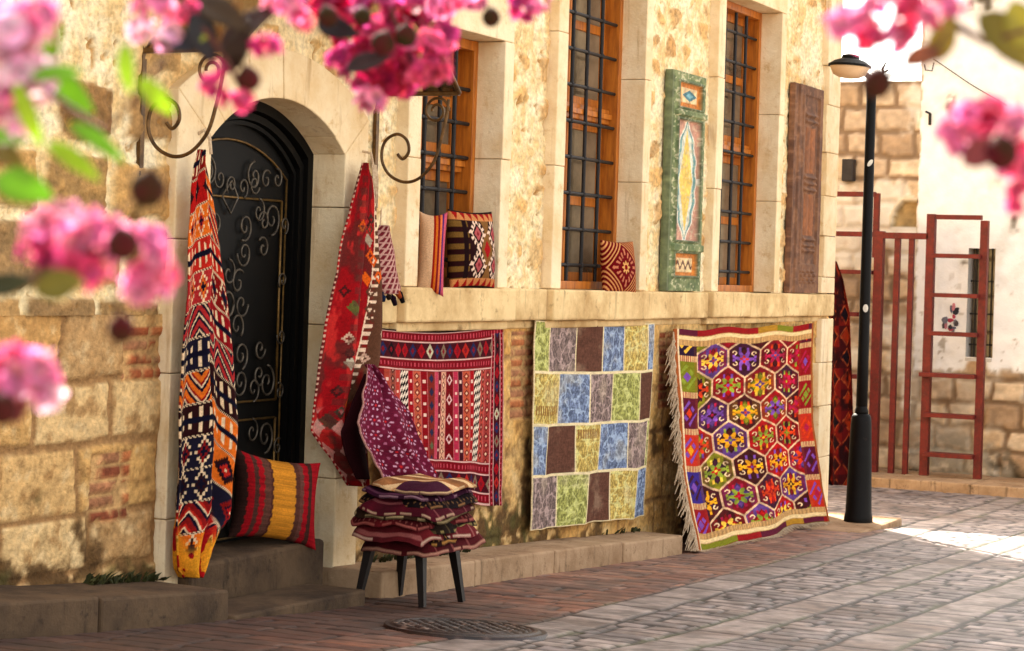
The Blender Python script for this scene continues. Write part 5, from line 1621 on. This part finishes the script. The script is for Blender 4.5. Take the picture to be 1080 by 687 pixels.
twig(b, [(90, 265), (120, 225), (150, 205)], Z, 3)
for (x, y, r, c) in ((62, 244, 38, PK), (40, 262, 26, MAG), (85, 285, 34, HOT), (140, 262, 40, PK), (150, 300, 34, PK), (176, 288, 18, HOT), (110, 240, 28, PK)): blossom(b, x, y, Z, r, c)
bud(b, 130, 258, Z * .98, 18, (110, 275)); bud(b, 156, 200, Z * .97, 20, (140, 240)); bud(b, 128, 348, Z * 1.05, 15, (120, 310))
leaf(b, 62, 300, Z * .97, 40, .3, 26, OL); leaf(b, 10, 300, Z * .98, 44, .2, 20, (60, 60, 26))
b = branch(dep(-60, 420, 1.2), 'small pink blossom at the left edge low on the wall')
twig(b, [(-120, 470), (-20, 430), (15, 405)], 1.2, 5)
for (x, y, r, c) in ((30, 395, 38, PK), (8, 385, 36, HOT), (40, 412, 28, PKL), (4, 410, 30, HOT)): blossom(b, x, y, 1.2, r, c)
bud(b, 2, 432, 1.17, 17); leaf(b, 22, 432, 1.18, 30, 1, 14, (150, 60, 60))
Z = 1.6
b = branch(dep(200, -60, Z), 'pink blossom and dark leaves along the top edge over the doorway')
twig(b, [(120, -80), (180, -20), (215, 30), (240, 65), (255, 95)], Z, 5)
for (x, y, r, c) in ((165, 6, 30, PK), (180, 36, 22, PKL), (150, 32, 20, PKL), (300, 4, 26, PK), (318, 20, 16, HOT), (222, 92, 18, MAG), (248, 108, 22, HOT), (280, 48, 20, MAG), (230, 72, 12, MAG), (196, 10, 18, HOT)): blossom(b, x, y, Z, r, c)
bud(b, 262, 84, Z, 13, (250, 60)); 
for (x, y, l, a, w_, c) in ((232, 14, 60, -.5, 26, (70, 50, 26)), (262, 28, 64, .6, 26, (66, 40, 32)), (214, 40, 44, -1.2, 24, (50, 50, 56)), (214, 34, 22, .8, 12, (176, 186, 60)), (250, 50, 50, 1.1, 20, (60, 44, 36)), (190, 44, 40, -.2, 20, (56, 56, 66))): leaf(b, x, y, Z, l, a, w_, c)
Z = 2.1
b = branch(dep(420, -80, Z), 'heavy crimson blossom cluster hanging above the first window')
twig(b, [(380, -90), (400, -20), (420, 30), (440, 80)], Z, 4)
for (x, y, r, c) in ((350, 5, 28, CR), (372, 30, 34, CR), (400, 12, 34, MAG), (395, 55, 34, CR), (425, 30, 36, CR), (450, 8, 32, MAG), (462, 40, 26, MAG), (440, 62, 34, HOT), (410, 80, 30, CR), (380, 78, 22, MAG), (392, 104, 20, PK), (455, 72, 26, HOT), (468, 4, 24, PK), (365, 60, 22, MAG), (348, 20, 20, CR), (430, 92, 18, MAG)): blossom(b, x, y, Z * random.uniform(.97, 1.04), r, c)
for (x, y, r) in ((404, 46, 13), (428, 38, 12), (382, 18, 10), (346, 18, 11)): bud(b, x, y, Z * .95, r)
leaf(b, 388, 66, Z * .96, 40, .3, 18, (60, 36, 34)); leaf(b, 356, 30, Z * .96, 40, -.3, 18, (40, 26, 30))
b = branch(dep(540, -70, 2.), 'small magenta blossom with one round hanging bud above the tall window')
twig(b, [(560, -80), (530, -30), (508, 0), (517, 15)], 2., 2.5)
for (x, y, r, c) in ((500, -4, 18, PK), (548, 6, 18, MAG), (565, 0, 20, PK), (478, 2, 16, HOT), (556, 16, 11, MAG)): blossom(b, x, y, 2., r, c)
bud(b, 518, 19, 2., 10, (508, 0))
Z = 1.25
b = branch(dep(960, -70, Z), 'pink blossom and yellow-green leaf at the top right above the lamp')
twig(b, [(1000, -90), (990, -20), (1005, 25), (985, 55), (940, 82)], Z, 4); twig(b, [(1005, 25), (1040, 45), (1120, 20)], Z, 5)
for (x, y, r, c) in ((895, 20, 28, PK), (912, 36, 24, HOT), (930, 8, 26, PK), (962, 22, 30, HOT), (945, 40, 20, PK), (985, 6, 26, PK), (960, 0, 24, HOT), (872, 24, 12, PK), (1008, 4, 18, PK)): blossom(b, x, y, Z, r, c)
bud(b, 925, 88, Z, 17, (950, 72)); 
for (x, y, l, a, w_, c) in ((1064, 44, 70, -.7, 36, (122, 108, 30)), (995, 40, 44, 1.2, 22, (150, 130, 50)), (1078, 30, 50, -1.2, 26, (170, 160, 60)), (975, 58, 40, .4, 18, (150, 90, 60))): leaf(b, x, y, Z, l, a, w_, c)
b = branch(dep(1140, 160, Z), 'pink blossom with a dark bud at the right edge over the white wall')
twig(b, [(1180, 120), (1110, 150), (1055, 155), (1030, 140)], Z, 5)
for (x, y, r, c) in ((1012, 125, 28, PK), (1040, 122, 30, HOT), (1020, 152, 24, PK), (1066, 130, 28, PK), (1085, 170, 34, HOT), (1078, 205, 26, HOT), (1000, 140, 16, PK)): blossom(b, x, y, Z, r, c)
bud(b, 1056, 162, Z * .97, 18, (1075, 140)); leaf(b, 1036, 160, Z * .97, 40, .6, 24, (140, 60, 60))
